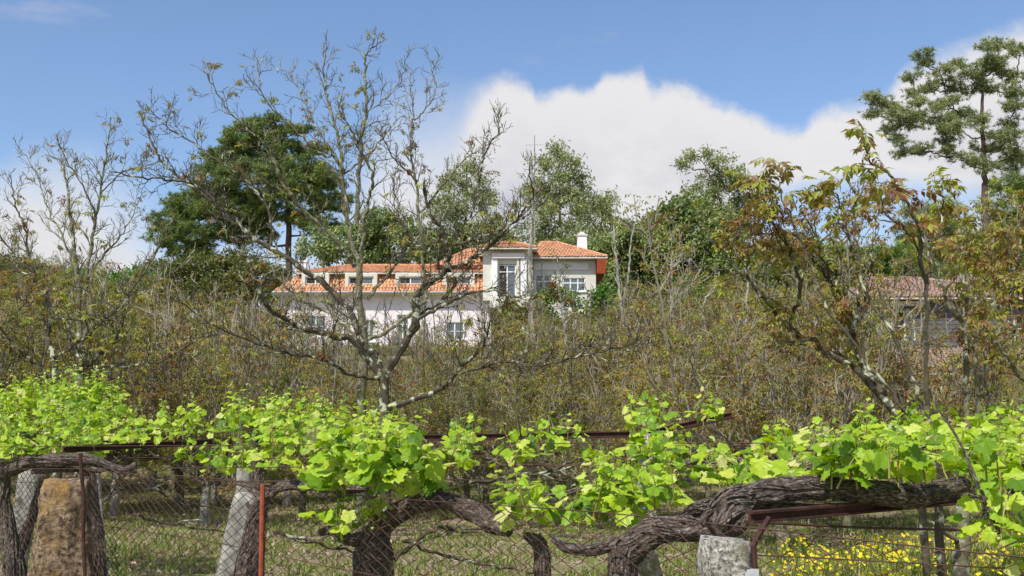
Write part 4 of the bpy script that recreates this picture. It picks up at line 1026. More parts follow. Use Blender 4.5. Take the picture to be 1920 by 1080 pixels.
far_tree('pine_tree', 'bluish dark pine low behind the walnuts under the open-crowned pine', 90, 1740,
    [(1740, 395, 50, 14), (1710, 420, 36, 14), (1780, 420, 46, 18), (1750, 450, 60, 22), (1700, 465, 30, 14), (1800, 470, 50, 26), (1760, 500, 60, 24)], [(1752, 520), (1750, 400)], 'blue_needle', 'pine_bark', TUFT, dens=1.1, tr=.2)
far_tree('pine_tree', 'dark pine at the right edge below the open crown', 84, 1905,
    [(1905, 305, 22, 16), (1890, 345, 34, 18), (1925, 360, 40, 24), (1880, 395, 40, 20), (1910, 430, 60, 30), (1860, 460, 50, 26), (1920, 490, 60, 30)], [(1906, 500), (1906, 310)], 'pine_needle', 'pine_bark', TUFT, dens=1.1, tr=.22)
for lab, Y, bp, lobes, fol in (
    ('olive green bush at the left edge behind the bare walnut', 92, 30, [(20, 505, 50, 20), (70, 525, 60, 24), (20, 545, 60, 24)], 'bush_leaf'),
    ('green bush between the outbuilding and the big pine', 94, 200, [(150, 535, 50, 20), (210, 535, 56, 20), (270, 530, 50, 24), (200, 560, 90, 20)], 'lit_leaf'),
    ('brownish green bush under the big pine', 95, 370, [(320, 515, 50, 24), (380, 505, 50, 22), (440, 495, 50, 20), (480, 520, 50, 26), (400, 545, 80, 26), (330, 560, 60, 24)], 'bush_leaf'),
    ('bright green climbing shrub at the right corner of the villa', 79, 1140, [(1140, 560, 24, 22), (1170, 590, 34, 26), (1120, 600, 34, 20), (1150, 630, 50, 24)], 'lit_leaf'),
    ('green shrub beside the stair wall of the villa', 79.5, 1020, [(1025, 562, 14, 12), (1015, 590, 18, 16), (1030, 615, 26, 16), (1065, 565, 20, 10)], 'lit_leaf'),
    ('leafy green thicket below the dark evergreen', 84, 1330, [(1330, 570, 50, 20), (1390, 580, 50, 24), (1260, 590, 56, 24), (1200, 600, 40, 24), (1320, 610, 70, 22)], 'lit_leaf'),
    ('olive thicket left of the derelict house', 78, 1500, [(1470, 520, 50, 26), (1540, 505, 50, 22), (1600, 500, 40, 20), (1500, 560, 80, 30), (1570, 555, 50, 26)], 'bush_leaf'),
    ('broad olive green tree belt right of the dark evergreen', 100, 1450, [(1430, 480, 50, 26), (1490, 470, 50, 22), (1560, 480, 50, 22), (1620, 485, 50, 20), (1440, 520, 60, 30), (1540, 520, 80, 26), (1640, 525, 50, 24)], 'dark_leaf'),
    ('green tree belt between the villa wing and the dark evergreen', 99, 1180, [(1150, 500, 40, 30), (1200, 480, 46, 36), (1240, 510, 50, 34), (1170, 550, 50, 30), (1240, 560, 60, 30)], 'dark_leaf'),
    ('bronze-tinged shrub under the balcony of the villa', 76, 985, [(960, 575, 24, 10), (1000, 590, 30, 16), (950, 605, 26, 14), (1045, 548, 16, 8)], 'bush_leaf'),
    ('yellow-green shrub before the white ground floor of the villa', 77, 740, [(720, 668, 50, 16), (800, 672, 50, 14), (650, 672, 44, 14), (870, 670, 50, 16)], 'bush_leaf'),
):
    far_tree('bush', lab, Y, bp, lobes, None, fol, 'pine_bark', BSPRAY, dens=1.1, size=.85, cat='bush', sub=.3)
for lab, Y, px, py, fol in (('green shrub between bare walnuts left of the villa', 56, 470, 640, 'bush_leaf'), ('bright green shrub beside the pale saplings', 58, 1230, 650, 'lit_leaf'), ('green shrub below the dark evergreens', 55, 1370, 655, 'lit_leaf'),
                            ('olive shrub low below the villa left window', 52, 560, 685, 'bush_leaf'), ('yellow-green shrub below the villa porch', 54, 960, 665, 'lit_leaf'), ('green shrub under the red outbuilding roof', 57, 230, 630, 'lit_leaf'),
                            ('olive shrub right of the pale saplings', 48, 1460, 680, 'bush_leaf')):
    far_tree('bush', lab, Y, px, [(px, py, 34, 20), (px - 40, py + 14, 36, 18), (px + 38, py + 12, 34, 18), (px, py + 30, 60, 16)], None, fol, 'pine_bark', BSPRAY, dens=.5, size=.6, cat='bush', sub=.3)
far_tree('far_woodland', 'far woodland closing the view along the ridge', 150, 960, [(x, 560 + random.uniform(-15, 15), 70, 30) for x in range(-100, 2100, 75)], None, 'bush_leaf', 'pine_bark', BSPRAY, dens=.5, size=1.6, sub=.7, cat='woodland')
for o in bpy.data.objects:
    if o.name == 'far_woodland':
        o['kind'] = 'stuff'

# ------------------------------------------------------------------ grass, dry leaves, flowers
def build_ground_cover():
    def blades(n, xr, yr, L):
        y = rng.uniform(yr[0] ** .5, yr[1] ** .5, n) ** 2; x = rng.uniform(-1, 1, n) * y * .54
        keep = np.array([mnoise.noise(Vector((a * .5, b * .5, 0))) > -.35 for a, b in zip(x, y)]); x, y = x[keep], y[keep]
        return np.stack([x, y, ground_z(x, y)], -1)
    V, Fc = [], []
    for k in range(6):
        a = random.random() * 6.28; l = random.uniform(.3, .6); d = np.array((math.cos(a), math.sin(a), 0)); s = np.array((-d[1], d[0], 0)) * .035; o = rng.normal(size=3) * (.12, .12, 0)
        V += [o - s, o + s, o + d * l * .5 + (0, 0, l)]; Fc.append((3 * k, 3 * k + 1, 3 * k + 2))
    loc = blades(50000, None, (6, 60), 1); n = len(loc)
    a = rng.uniform(0, 6.28, n); rot = frames(np.stack([np.cos(a), np.sin(a), np.zeros(n)], -1), np.tile((0, 0, 1.), (n, 1)))
    b = MB(); b.scatter(np.array(V), np.array(Fc), loc, rot, rng.uniform(.05, .20, n) * rng.choice((1, 1, 1, 2.2), n)); tag(b.build('grass', M['grass']), 'short grass and weeds growing under the trellis and orchard', 'grass', kind='stuff')
    loc = blades(34000, None, (6, 45), 1); n = len(loc); lv, lf = leaf_tpl(.11, .05, .3)
    b = MB(); b.scatter(lv, lf, loc + (0, 0, .03), frames(rand_dirs(n), rand_dirs(n) * .6 + (0, 0, 1.)), rng.uniform(.5, 1.15, n)); tag(b.build('fallen_leaves', M['dry_leaf']), 'dry fallen leaves scattered over the orchard grass', 'leaves', kind='stuff')
    n = 2300; y = rng.uniform(11.5, 18.3, n); x = 3.9 / 16 * y + rng.uniform(0, 1, n) * (y * .26) + rng.normal(size=n) * .15
    kp = np.array([mnoise.noise(Vector((a * 1.3, q * 1.3, 4))) > -.02 for a, q in zip(x, y)]); x, y = x[kp], y[kp]; n = len(x)
    loc = np.stack([x, y, ground_z(x, y) + rng.uniform(.12, .34, n)], -1)
    pet = [(0, 0, 0)] + [(math.cos(k * .785) * (.026 if k % 2 else .017), math.sin(k * .785) * (.026 if k % 2 else .017), .006) for k in range(8)]
    b = MB(); b.scatter(np.array(pet), np.array([(0, 1 + k, 1 + (k + 1) % 8) for k in range(8)]), loc, frames(rand_dirs(n), np.tile((0, -.5, 1.), (n, 1)) + rng.normal(size=(n, 3)) * .5), rng.uniform(.8, 1.5, n))
    tag(b.build('yellow_flowers', M['flower']), 'patch of small yellow flowers in the grass behind the fence at the right', 'flowers', kind='stuff')
    sv, sf = np.array([(-.006, 0, 0), (.006, 0, 0), (0, .0, 1.)]), np.array([(0, 1, 2)])
    b = MB(); g = loc.copy(); g[:, 2] -= .28; b.scatter(sv, sf, g, np.tile(np.eye(3), (n, 1, 1)), .28)
    V2 = np.array(V) * .5; b.scatter(V2, np.array(Fc), g, frames(rand_dirs(n) * (1, 1, 0), np.tile((0, 0, 1.), (n, 1))), 1.0)
    tag(b.build('flower_stems', M['grass']), 'green stems under the yellow flowers', 'plants', kind='stuff')
build_ground_cover()

# ------------------------------------------------------------------ posts, beams, fence
def fence_Y(px): return 130.0 / (12 + .0136 * px)
FU = unit(np.array((1.64 + 5.2, 3.42 - 10.8, 0)))       # along the fence, towards the right
FA = np.array((-5.2, 10.8, 0))
def fence_at(s, z): p = FA + FU * s; return np.array((p[0], p[1], z))
def s_of_px(px):
    Y = fence_Y(px); x = wx(px, Y); return float(np.dot(np.array((x, Y, 0)) - FA, FU))
def top_z(s):
    L = 10.06; t = s / L
    return EYE - (.33 + .065 * t)

def rock_post(name, label, cat, cx, cy, w0, w1, z0, z1, m, lean=(0, 0), rot=.3, n=26, rough=.02, group=None):
    """rough squared stone or concrete post, wider below"""
    b = MB(); k = 32; V = []
    for i in range(n + 1):
        t = i / n; z = z0 + (z1 - z0) * t; w = (w0 + (w1 - w0) * t) / 2
        if i == n: w *= .88
        for j in range(k):
            a = j / k * 2 * math.pi; c, s_ = math.cos(a), math.sin(a); q = (abs(c) ** 5 + abs(s_) ** 5) ** (-1 / 5)
            r = w * q * (1 + rough / max(w, .01) * (mnoise.noise(Vector((c * 2 + cx * 7, s_ * 2, z * 5))) + .28 * mnoise.noise(Vector((c * 7, s_ * 7 + cx, z * 18)))))
            x, y = r * c, r * s_; V.append((cx + lean[0] * t + x * math.cos(rot) - y * math.sin(rot), cy + lean[1] * t + x * math.sin(rot) + y * math.cos(rot), z + rough * .8 * mnoise.noise(Vector((x * 9, y * 9, 3 + i)))))
    V.append((cx + lean[0], cy + lean[1], z1 + .01))
    Fq = [(i * k + j, i * k + (j + 1) % k, (i + 1) * k + (j + 1) % k, (i + 1) * k + j) for i in range(n) for j in range(k)] + [(n * k + j, n * k + (j + 1) % k, (n + 1) * k) for j in range(k)]
    b.add(V, Fq)
    return tag(b.build(name, m, smooth=True), label, cat, group)

def post_px(name, label, cat, pxt, pyt, pxb, pyb, wpx, Y, m, taper=1.15, group=None, rot=.3, rough=.012):
    t = P(pxt, pyt, Y); bt = P(pxb, pyb, Y); g = float(ground_z(bt[0], Y)) - .1
    k = (t[2] - g) / max(.1, t[2] - bt[2]); bx = t[0] + (bt[0] - t[0]) * k; w = wpx / F * Y
    return rock_post(name, label, cat, bx, Y, w * taper, w, g, t[2], m, lean=(t[0] - bx, 0), rot=rot, rough=rough, group=group)

post_px('stone_pillar', 'rough ochre stone pillar at the left end of the fence', 'pillar', 124, 900, 116, 1080, 76, 8.2, M['ochre_stone'], taper=1.7, rot=.45, rough=.05)
post_px('granite_post', 'short pale granite post under the thick right vine', 'post', 1360, 1012, 1362, 1080, 88, 4.2, M['granite'], taper=1.1, rot=.2, rough=.03)
post_px('concrete_post', 'leaning pale concrete post beside the arching vine with the red rod', 'post', 462, 925, 430, 1080, 44, 8.4, M['concrete'])
post_px('concrete_post', 'mossy concrete post behind the fence left of the stone pillar', 'post', 58, 880, 38, 1010, 36, 11.5, M['concrete'])
post_px('concrete_post', 'thin grey concrete post just right of the stone pillar', 'post', 176, 878, 188, 1040, 20, 10.0, M['concrete'])
post_px('concrete_post', 'distant grey post under the vine leaves beside a dark trunk', 'post', 458, 870, 456, 940, 26, 13.5, M['concrete'])
post_px('granite_post', 'tall speckled granite post rising through the middle vine leaves', 'post', 1215, 815, 1212, 1080, 30, 7.6, M['granite'], rough=.015)
post_px('granite_post', 'pale stone post behind the base of the thick right vine', 'post', 1196, 965, 1222, 1080, 34, 6.4, M['granite'], rough=.015)

def beam(label, a, b, h, w, m='rust'):
    a, b = np.array(a), np.array(b); d = unit(b - a); s = unit(np.cross(d, (0, 0, 1))); u = np.cross(s, d); mb = MB()
    for lo, hi, s0, s1 in ((-h / 2, -h / 2 + .010, -w / 2, w / 2), (h / 2 - .010, h / 2, -w / 2, w / 2), (-h / 2 + .010, h / 2 - .010, -.006, .006)):
        V = [p + s * ss + u * uu for p in (a, b) for ss, uu in ((s0, lo), (s1, lo), (s1, hi), (s0, hi))]
        mb.add(V, [(0, 1, 2, 3), (7, 6, 5, 4), (0, 4, 5, 1), (1, 5, 6, 2), (2, 6, 7, 3), (3, 7, 4, 0)])
    return tag(mb.build('steel_beam', M[m]), label, 'beam', 'rusty steel beams of the vine trellis')
beam('rusty steel beam sloping away over the left vine trunk', P(118, 843, 9.0), P(400, 828, 12.5), .055, .05)
beam('long rusty steel beam crossing behind the middle vine leaves', P(640, 824, 12.0), P(1180, 815, 12.0), .075, .06)
beam('rusty beam end sticking up above the middle leaves', P(1190, 818, 12.0), P(1372, 779, 10.8), .06, .05)
beam('rusty steel beam end under the thick right vine', P(1405, 970, 4.45), P(1800, 936, 5.3), .048, .05)

def wire(label, pts, r, m='wire', per=6, cat='wire', name='trellis_wire', group='trellis wires'):
    b = MB(); b.tube(smooth_path(pts, per, 0), r, 5); return tag(b.build(name, M[m]), label, cat, group)
wire('rusty cable stretched below the right beam', [P(1430, 980, 4.6), P(1640, 990, 5.0), P(1960, 997, 5.6)], .006)
wire('thin wire crossing above the flowers at the right', [P(1400, 1040, 4.3), P(1600, 1050, 4.3), P(1960, 1070, 4.3)], .003)
for (py, Yw), wl_ in zip(((878, 10.4), (905, 9.2), (860, 11.5), (842, 9.8), (838, 7.2), (880, 6.9)), ('fourth from the top, below the leaves', 'lowest of the six', 'third from the top', 'second from the top', 'topmost, just above the middle beam line', 'fifth from the top, crossing the middle vine leaves')):
    wire('thin trellis wire running across the vines, ' + wl_, [P(-40, py, Yw + 2), P(900, py - 6, Yw), P(1960, py - 8, Yw - .8)], .003)
wire('rusty pipe strut rising from the fence to the right beam', [P(1392, 1062, 4.25), P(1418, 1010, 4.35), P(1441, 972, 4.45)], .013, 'rust', name='pipe_strut', cat='strut', group=None)

def build_fence():
    L = 15.0; s0 = -3.2
    e = empty('chain_link_fence', fence_at(5, 0), 'rusty chain-link fence running from the far left to the near right', 'fence')
    w, hgt = .066, 1.55; b = MB(); per = w / 2
    nw = int((L) / w)
    for k in range(nw):
        sk = s0 + k * w; n = int(hgt / per); s_ = sk + np.where((np.arange(n) + k) % 2 == 0, 0, 1) * (w * 1.03)
        tz = top_z(sk) + .012 * math.sin(sk * 3.1) + .010 * math.sin(sk * 7.7)
        z = tz - np.arange(n) * per
        if random.random() < .18 and sk > 5.5: z = z + .03
        p = FA[None] + FU[None] * s_[:, None]; p[:, 2] = z
        nrm = np.array((FU[1], -FU[0], 0)) * 1.0
        bulge = .03 * np.sin(sk * 1.3 + z * 2.1) + .012 * np.sin(sk * 4.7 + z * 5) + np.where(np.arange(n) % 2, .002, -.002)
        p = p + nrm[None] * bulge[:, None] + FU[None] * (.006 * np.sin(z * 9 + sk * 2))[:, None]
        b.tube(p, .0030 if sk < 7 else .0036, 4, cap=False)
    b.build('wire_mesh', M['wire'], e, kind='stuff')
    for dz, nm in ((0.0, 'top_wire'), (-.42, 'line_wire'), (-.85, 'line_wire')):
        pts = [fence_at(s, top_z(s) + dz + .012 * math.sin(s * 1.7)) + np.array((FU[1], -FU[0], 0)) * .02 for s in np.linspace(s0, s0 + L, 40)]
        b = MB(); b.tube(pts, .0028, 5); b.build(nm, M['wire'], e)
    def rod(px, r, m, ztop, label, dz=0):
        s = s_of_px(px); p = fence_at(s, 0) + np.array((-FU[1], FU[0], 0)) * -.03
        b = MB(); b.tube([(p[0], p[1], -.1), (p[0] + .005, p[1], .8), (p[0] - .006, p[1], ztop)], r, 8); b.build('rod', M[m], e, label=label)
    Yf = fence_Y(512); rod(512, .016, 'rust_red', wz(908, Yf), 'red painted steel rod')
    b = MB(); b.tube([P(150, 850, 7.75), P(157, 940, 7.75), P(156, 1010, 7.76), P(160, 1100, 7.74), P(161, 1400, 7.74)], .014, 8); b.build('rod', M['rust'], e, label='dark rusty rod beside the stone pillar')
    Yf = fence_Y(1411); rod(1411, .011, 'rust', wz(1022, Yf), 'rusty bar against the granite post')
    p = P(1408, 1073, fence_Y(1411) - .035); b = MB(); b.box(p - (.026, .02, .012), p + (.026, .02, .012)); b.build('clamp', M['zinc'], e)
build_fence()

# ------------------------------------------------------------------ vines
def bark_tube(mb, pts, rad, seed=0, sides=26, rough=.25, per=10):
    """gnarled stem: ridged along its length, twisted, with UVs (around, along in metres)"""
    pts = smooth_path(pts, per, 0); n = len(pts)
    rad = np.interp(np.linspace(0, 1, n), np.linspace(0, 1, len(rad)), rad)
    seg = np.concatenate([[0], np.cumsum(np.linalg.norm(np.diff(pts, axis=0), axis=1))])
    t = unit(np.gradient(pts, axis=0)); a = unit(np.cross(t[0], (.21, .93, .3))); A = [a]
    for i in range(1, n): a = unit(a - t[i] * np.dot(a, t[i])); A.append(a)
    A = np.array(A); B = np.cross(t, A)
    V = np.zeros((n, sides + 1, 3)); UV = np.zeros((n, sides + 1, 2))
    for i in range(n):
        for j in range(sides + 1):
            th = (j % sides) / sides * 6.28318; tw = th + seg[i] * .7
            c, s_ = math.cos(tw), math.sin(tw)
            nz = mnoise.noise(Vector((c * 3.2 + seed, s_ * 3.2, seg[i] * 3.6))) * .55 + mnoise.noise(Vector((c * 7.5, s_ * 7.5 + seed, seg[i] * 8))) * .45
            lump = mnoise.noise(Vector((seed * 3.1, seg[i] * 5.0, c * .9))) * .6 + max(0, mnoise.noise(Vector((seed * 1.7 + s_, seg[i] * 9.0, c * 1.6))) - .22) * 1.8
            r = rad[i] * (1 + rough * (nz * 1.3 + lump))
            V[i, j] = pts[i] + r * (A[i] * math.cos(th) + B[i] * math.sin(th)); UV[i, j] = ((j / sides) * rad[i] / .06, seg[i] * 4)
    k = sides + 1; i = np.arange(n - 1)[:, None] * k; j = np.arange(sides)[None]
    base_n = mb.n
    mb.add(V.reshape(-1, 3), np.stack([i + j, i + j + 1, i + k + j + 1, i + k + j], -1).reshape(-1, 4))
    uv = UV.reshape(-1, 2); mb.uv = uv if mb.uv is None else np.concatenate([mb.uv, uv])
    for r_, idx in ((pts[0], 0), (pts[-1], n - 1)):
        mb.add([r_], np.zeros((0, 3), int)); mb.uv = np.concatenate([mb.uv, [[0, seg[idx]]]])
        ring = base_n + idx * k + np.arange(sides); c_ = mb.n - 1
        f = np.stack([np.full(sides, c_), ring, ring + 1], -1) if idx else np.stack([np.full(sides, c_), ring + 1, ring], -1)
        mb.f.append(f); mb.m.append(np.zeros(len(f), np.int32))
    return pts

def strands(mb, pts, rad, n, seed):
    """loose strips of bark along a stem"""
    for k in range(n):
        i0 = random.randrange(0, max(1, len(pts) - 6)); i1 = min(len(pts) - 1, i0 + random.randint(4, 9))
        th = random.random() * 6.28; seg = pts[i0:i1 + 1]; t = unit(np.gradient(seg, axis=0)); a = unit(np.cross(t, (.21, .93, .3))); b = np.cross(t, a)
        r = np.interp(np.linspace(i0, i1, len(seg)), np.linspace(0, len(pts), len(rad)), rad) * random.uniform(.98, 1.14)
        th = th + np.linspace(0, .5, len(seg)); q = seg + r[:, None] * (a * np.cos(th)[:, None] + b * np.sin(th)[:, None])
        n0 = mb.n; mb.tube(q, np.linspace(.006, .002, len(q)) * random.uniform(.6, 1.5), 4, cap=False)
        mb.uv = np.concatenate([mb.uv, np.stack([np.full(mb.n - n0, random.random() * 3), np.linspace(0, 1, mb.n - n0)], -1)])

def vine_leaf_tpl(seed, rings=2):
    r_ = random.Random(seed); tips = [(0, 1.0), (.95, .88), (-.95, .88), (1.95, .66), (-1.95, .66)]
    n = 30; out = []
    for k in range(n):
        th = -math.pi + (k + .5) * 2 * math.pi / n            # 0 = tip direction (+y); +-pi = petiole notch
        r = .18 if abs(th) > 2.95 else .58
        for a, l in tips:
            d = abs(th - a); r = max(r, l * (1 - (d / .62) ** 1.5 * .27) if d < .62 else 0)
        if abs(th) > 2.6: r = .42 - (abs(th) - 2.6) * .35
        r *= 1 + (.07 if k % 2 else -.07) + r_.uniform(-.03, .03)
        out.append((th, r * .62))
    V = [(0, 0, 0)]
    for fr in ((.5, 1.0) if rings == 2 else (1.0,)):
        for th, r in out:
            rr = r * fr; ridge = .045 * math.cos(th * 3.2) * fr; z = -.30 * rr * rr + ridge + r_.uniform(-.02, .02) * fr
            V.append((rr * math.sin(th), rr * math.cos(th) + .02, z + .04 * math.sin(3 * rr * math.sin(th) * 3)))
    Fc = [(0, 1 + (k + 1) % n, 1 + k) for k in range(n)]
    if rings == 2:
        for k in range(n):
            a, b = 1 + k, 1 + (k + 1) % n; Fc += [(a, b, n + b), (a, n + b, n + a)]
    return np.array(V), np.array(Fc)
VLEAF = [vine_leaf_tpl(s) for s in (1, 2, 3, 4)]
def small_leaf_tpl(seed):
    r_ = random.Random(seed); n = 12; V = [(0, 0, 0)]
    for k in range(n):
        th = -math.pi + (k + .5) * 2 * math.pi / n; r = (.55 + .22 * math.cos(th * 2.5) * (1 if abs(th) < 2.6 else -.6)) * .85 + r_.uniform(-.05, .05)
        V.append((r * .6 * math.sin(th), r * .6 * math.cos(th), -.2 * r * r + r_.uniform(-.05, .05)))
    return np.array(V), np.array([(0, 1 + (k + 1) % n, 1 + k) for k in range(n)])
VSMALL = [small_leaf_tpl(s) for s in (5, 6)]

def make_vine(label, base_px, Yb, trunk_parts, areas, group='old grape vines trained on the trellis', leaf=.125, wood='vine_bark'):
    """areas: (px0, px1, py_base, py_top, Y0, Y1, number of shoots, hang?)"""
    x0 = wx(base_px, Yb); gz = float(ground_z(x0, Yb)); e = empty('grape_vine', (x0, Yb, gz), label, 'vine', group)
    for i, (nm, pts, rad, sd) in enumerate(trunk_parts):
        mb = MB(); p3 = [P(a, b, y) for a, b, y in pts]
        if nm == 'trunk': p3 = [np.array((p3[0][0] - (p3[1][0] - p3[0][0]) * 1.0, p3[0][1], gz - .1))] + p3; rad = [rad[0] * 1.15] + list(rad)
        pp = bark_tube(mb, p3, rad, seed=sd + base_px * .01, sides=30 if max(rad) > .03 else 12)
        if max(rad) > .03: strands(mb, pp, rad, 64, sd)
        mb.build(nm, M[wood], e, smooth=False)
    L, Fw, Up, Sz, Tip = [], [], [], [], []; stems = MB()
    for (a0, a1, pb, pt, Y0, Y1, n, *opt) in areas:
        hang = bool(opt and opt[0])
        for _ in range(n):
            px = random.uniform(a0, a1) if random.random() < .35 else random.gauss(a0 + (a1 - a0) * random.choice((.12, .3, .5, .7, .88)), (a1 - a0) * .045); f = (px - a0) / max(1, a1 - a0); Yc = random.uniform(Y0, Y1)
            pbase = pb + random.uniform(-14, 14)
            base = P(px, pbase, Yc); H = (pbase - (pt + random.uniform(-22, 48) * (1 if not hang else -1))) / F * Yc
            n_l = max(3, int(abs(H) / .034)); dr = unit(np.array((random.uniform(-.45, .45), random.uniform(-.45, .35), 1.0 if H > 0 else -1.0))); pts = [base]; cur = dr
            for k in range(n_l):
                cur = unit(cur + rng.normal(size=3) * .13 + (0, 0, .05 if H > 0 else -.02)); pts.append(pts[-1] + cur * abs(H) / n_l)
            stems.tube(np.array(pts)[::2] if len(pts) > 5 else pts, np.linspace(.0045, .0015, len(pts[::2]) if len(pts) > 5 else len(pts)), 4, cap=False)
            az = random.random() * 6.28
            for k in range(1, len(pts)):
                t = k / (len(pts) - 1); az += math.pi * random.uniform(.8, 1.2)
                out = np.array((math.cos(az), math.sin(az), 0)); sz = leaf * (1.10 - .70 * t ** 1.5) * random.uniform(.7, 1.25) if not hang else leaf * (1.0 - .5 * t) * random.uniform(.7, 1.2)
                pet = unit(out + (0, 0, random.uniform(.1, .7))) * sz * random.uniform(.5, .9)
                q = pts[k] + pet; stems.tube([pts[k], q], [.0016, .001], 3, cap=False)
                dn = random.uniform(-.55, .12) if random.random() < .76 else random.uniform(-2.2, -.9)
                fw = unit(out + rng.normal(size=3) * .3 + (0, 0, dn)); up = np.array((0, 0, 1.0)) + np.array(S) * .3 + rng.normal(size=3) * .34 + np.array((0, -.25, 0))
                L.append(q); Fw.append(fw); Up.append(up); Sz.append(sz * 1.04); Tip.append(t > .93 and random.random() < .6)
            # curled tip
            if random.random() < .5 and H > 0:
                c = pts[-1]; stems.tube([c, c + (.01, 0, .03), c + (.03 * random.uniform(-1, 1), 0, .06), c + (.04 * random.uniform(-1, 1), .01, .05)], .0012, 3, cap=False)
    L, Fw, Up, Sz, Tip = map(np.array, (L, Fw, Up, Sz, Tip)); rot = frames(Fw, Up)
    stems.build('shoots', M['vine_shoot'], e, kind='stuff')
    idx = np.argsort(-Sz / np.maximum(L[:, 1], 2) + Tip * 9)[:296]; rest = np.setdiff1d(np.arange(len(L)), idx)
    for k in range(4):
        ii = idx[k::4]; leaf_objects(e, 'vine_leaf_%d' % k, *VLEAF[k], M['vine_leaf'], L[ii], rot[ii], Sz[ii])
    b = MB()
    for k in range(4):
        ii = rest[k::4]; g = ii[~Tip[ii]]; h = ii[Tip[ii]]
        b.scatter(*(VLEAF[k] if L[:, 1].mean() < 8 else VSMALL[k % 2]), L[g], rot[g], Sz[g], 0); b.scatter(*VSMALL[k % 2], L[h], rot[h], Sz[h] * 1.1, 1)
    if b.n: b.build('smaller_leaves', [M['vine_leaf'], M['vine_tip']], e, kind='stuff')
    return e

make_vine('gnarled vine whose massive dark arm lies along the right beam', 1195, 4.9, [
    ('trunk', [(1168, 1085, 4.9), (1180, 1035, 4.9), (1225, 998, 4.85), (1290, 992, 4.8), (1345, 988, 4.75)], [.062, .066, .055, .050, .056], 3),
    ('arm', [(1335, 985, 4.75), (1362, 962, 4.7), (1400, 930, 4.7), (1470, 917, 4.75), (1560, 915, 4.8), (1650, 925, 4.9), (1720, 930, 5.0), (1810, 908, 5.1)], [.060, .062, .044, .048, .046, .054, .050, .034], 8),
    ('knot', [(1352, 1006, 4.72), (1360, 978, 4.68), (1378, 948, 4.68), (1408, 924, 4.72)], [.030, .082, .078, .040], 31),
    ('spur', [(1345, 950, 4.72), (1310, 955, 4.8), (1280, 975, 4.9)], [.035, .030, .020], 5),
    ('arm', [(1395, 950, 4.78), (1470, 950, 4.85), (1560, 952, 4.95), (1640, 950, 5.05)], [.030, .022, .022, .016], 21),
    ('arm', [(1185, 1012, 4.85), (1140, 1025, 4.9), (1100, 1032, 4.95), (1060, 1026, 5.0), (1038, 1010, 5.05)], [.030, .026, .026, .024, .016], 11),
], [(1500, 1760, 905, 800, 4.6, 5.6, 24), (1560, 1740, 890, 780, 4.4, 5.0, 12), (1340, 1520, 910, 835, 5.2, 6.6, 13), (1390, 1500, 900, 850, 4.8, 5.2, 5), (1600, 1800, 850, 765, 5.6, 7.5, 12)], leaf=.106)

make_vine('near vine at the right edge with leaves hanging over the wire', 1890, 4.3, [
    ('arm', [(1850, 925, 5.0), (1885, 935, 4.9), (1930, 938, 4.8), (1990, 930, 4.7)], [.020, .036, .036, .034], 4),
    ('cane', [(1755, 760, 4.5), (1800, 830, 4.4), (1830, 900, 4.3), (1860, 965, 4.25), (1880, 1020, 4.2)], [.004, .006, .007, .008, .009], 6),
], [(1780, 1930, 905, 790, 4.3, 5.2, 13), (1800, 1960, 880, 770, 5.2, 7.0, 12), (1860, 1960, 900, 1080, 4.0, 4.5, 6, 1), (1850, 1930, 1010, 960, 4.1, 4.4, 4)], leaf=.106)

make_vine('arched old vine in the middle with a thick dark trunk', 702, 6.5, [
    ('trunk', [(700, 1090, 6.5), (702, 1040, 6.5), (704, 1000, 6.5), (726, 975, 6.5), (775, 945, 6.45)], [.115, .105, .075, .056, .052], 2),
    ('arm', [(770, 947, 6.45), (820, 938, 6.4), (870, 952, 6.3), (915, 978, 6.2), (955, 998, 6.1)], [.052, .050, .052, .048, .030], 7),
    ('arm', [(690, 1010, 6.5), (655, 1012, 6.5), (620, 995, 6.55), (600, 1000, 6.6)], [.045, .030, .022, .018], 9),
    ('spur', [(775, 945, 6.4), (800, 925, 6.4), (830, 918, 6.4)], [.03, .02, .012], 13),
], [(600, 815, 918, 795, 5.9, 6.9, 28), (650, 760, 880, 770, 6.0, 6.8, 9), (580, 720, 940, 1000, 6.1, 6.6, 7, 1), (770, 890, 890, 830, 6.2, 6.8, 8), (570, 650, 900, 830, 6.2, 7.2, 7), (590, 680, 985, 930, 6.2, 6.6, 7)], leaf=.112)

make_vine('slim vine with a pale stub whose shoots hide the arm end in the middle', 1014, 6.0, [
    ('trunk', [(1018, 1090, 5.9), (1016, 1050, 5.9), (1010, 1020, 5.9), (985, 1004, 5.95)], [.040, .038, .036, .020], 5),
    ('arm', [(1000, 930, 6.4), (1060, 925, 6.4), (1110, 910, 6.4), (1170, 905, 6.5)], [.012, .016, .018, .012], 6),
], [(945, 1040, 985, 880, 5.6, 6.2, 10), (1060, 1180, 980, 880, 5.5, 6.2, 11), (1110, 1280, 960, 840, 5.6, 6.6, 14), (940, 1010, 880, 800, 6.6, 7.4, 3), (1190, 1260, 900, 745, 6.2, 7.0, 5)], leaf=.106)

make_vine('vine spreading above the middle beam with loose upright shoots', 1230, 8.2, [
    ('arm', [(1180, 880, 8.0), (1260, 870, 8.0), (1330, 868, 8.0), (1420, 862, 8.0)], [.016, .022, .020, .014], 12),
], [(1010, 1060, 850, 790, 7.6, 8.4, 5), (1080, 1300, 870, 800, 7.2, 8.8, 11), (1290, 1345, 785, 735, 9.8, 10.6, 5), (1270, 1400, 890, 845, 7.0, 8.6, 9), (1190, 1250, 800, 735, 7.6, 8.2, 4), (1260, 1500, 860, 820, 8.5, 10, 8)], leaf=.106)

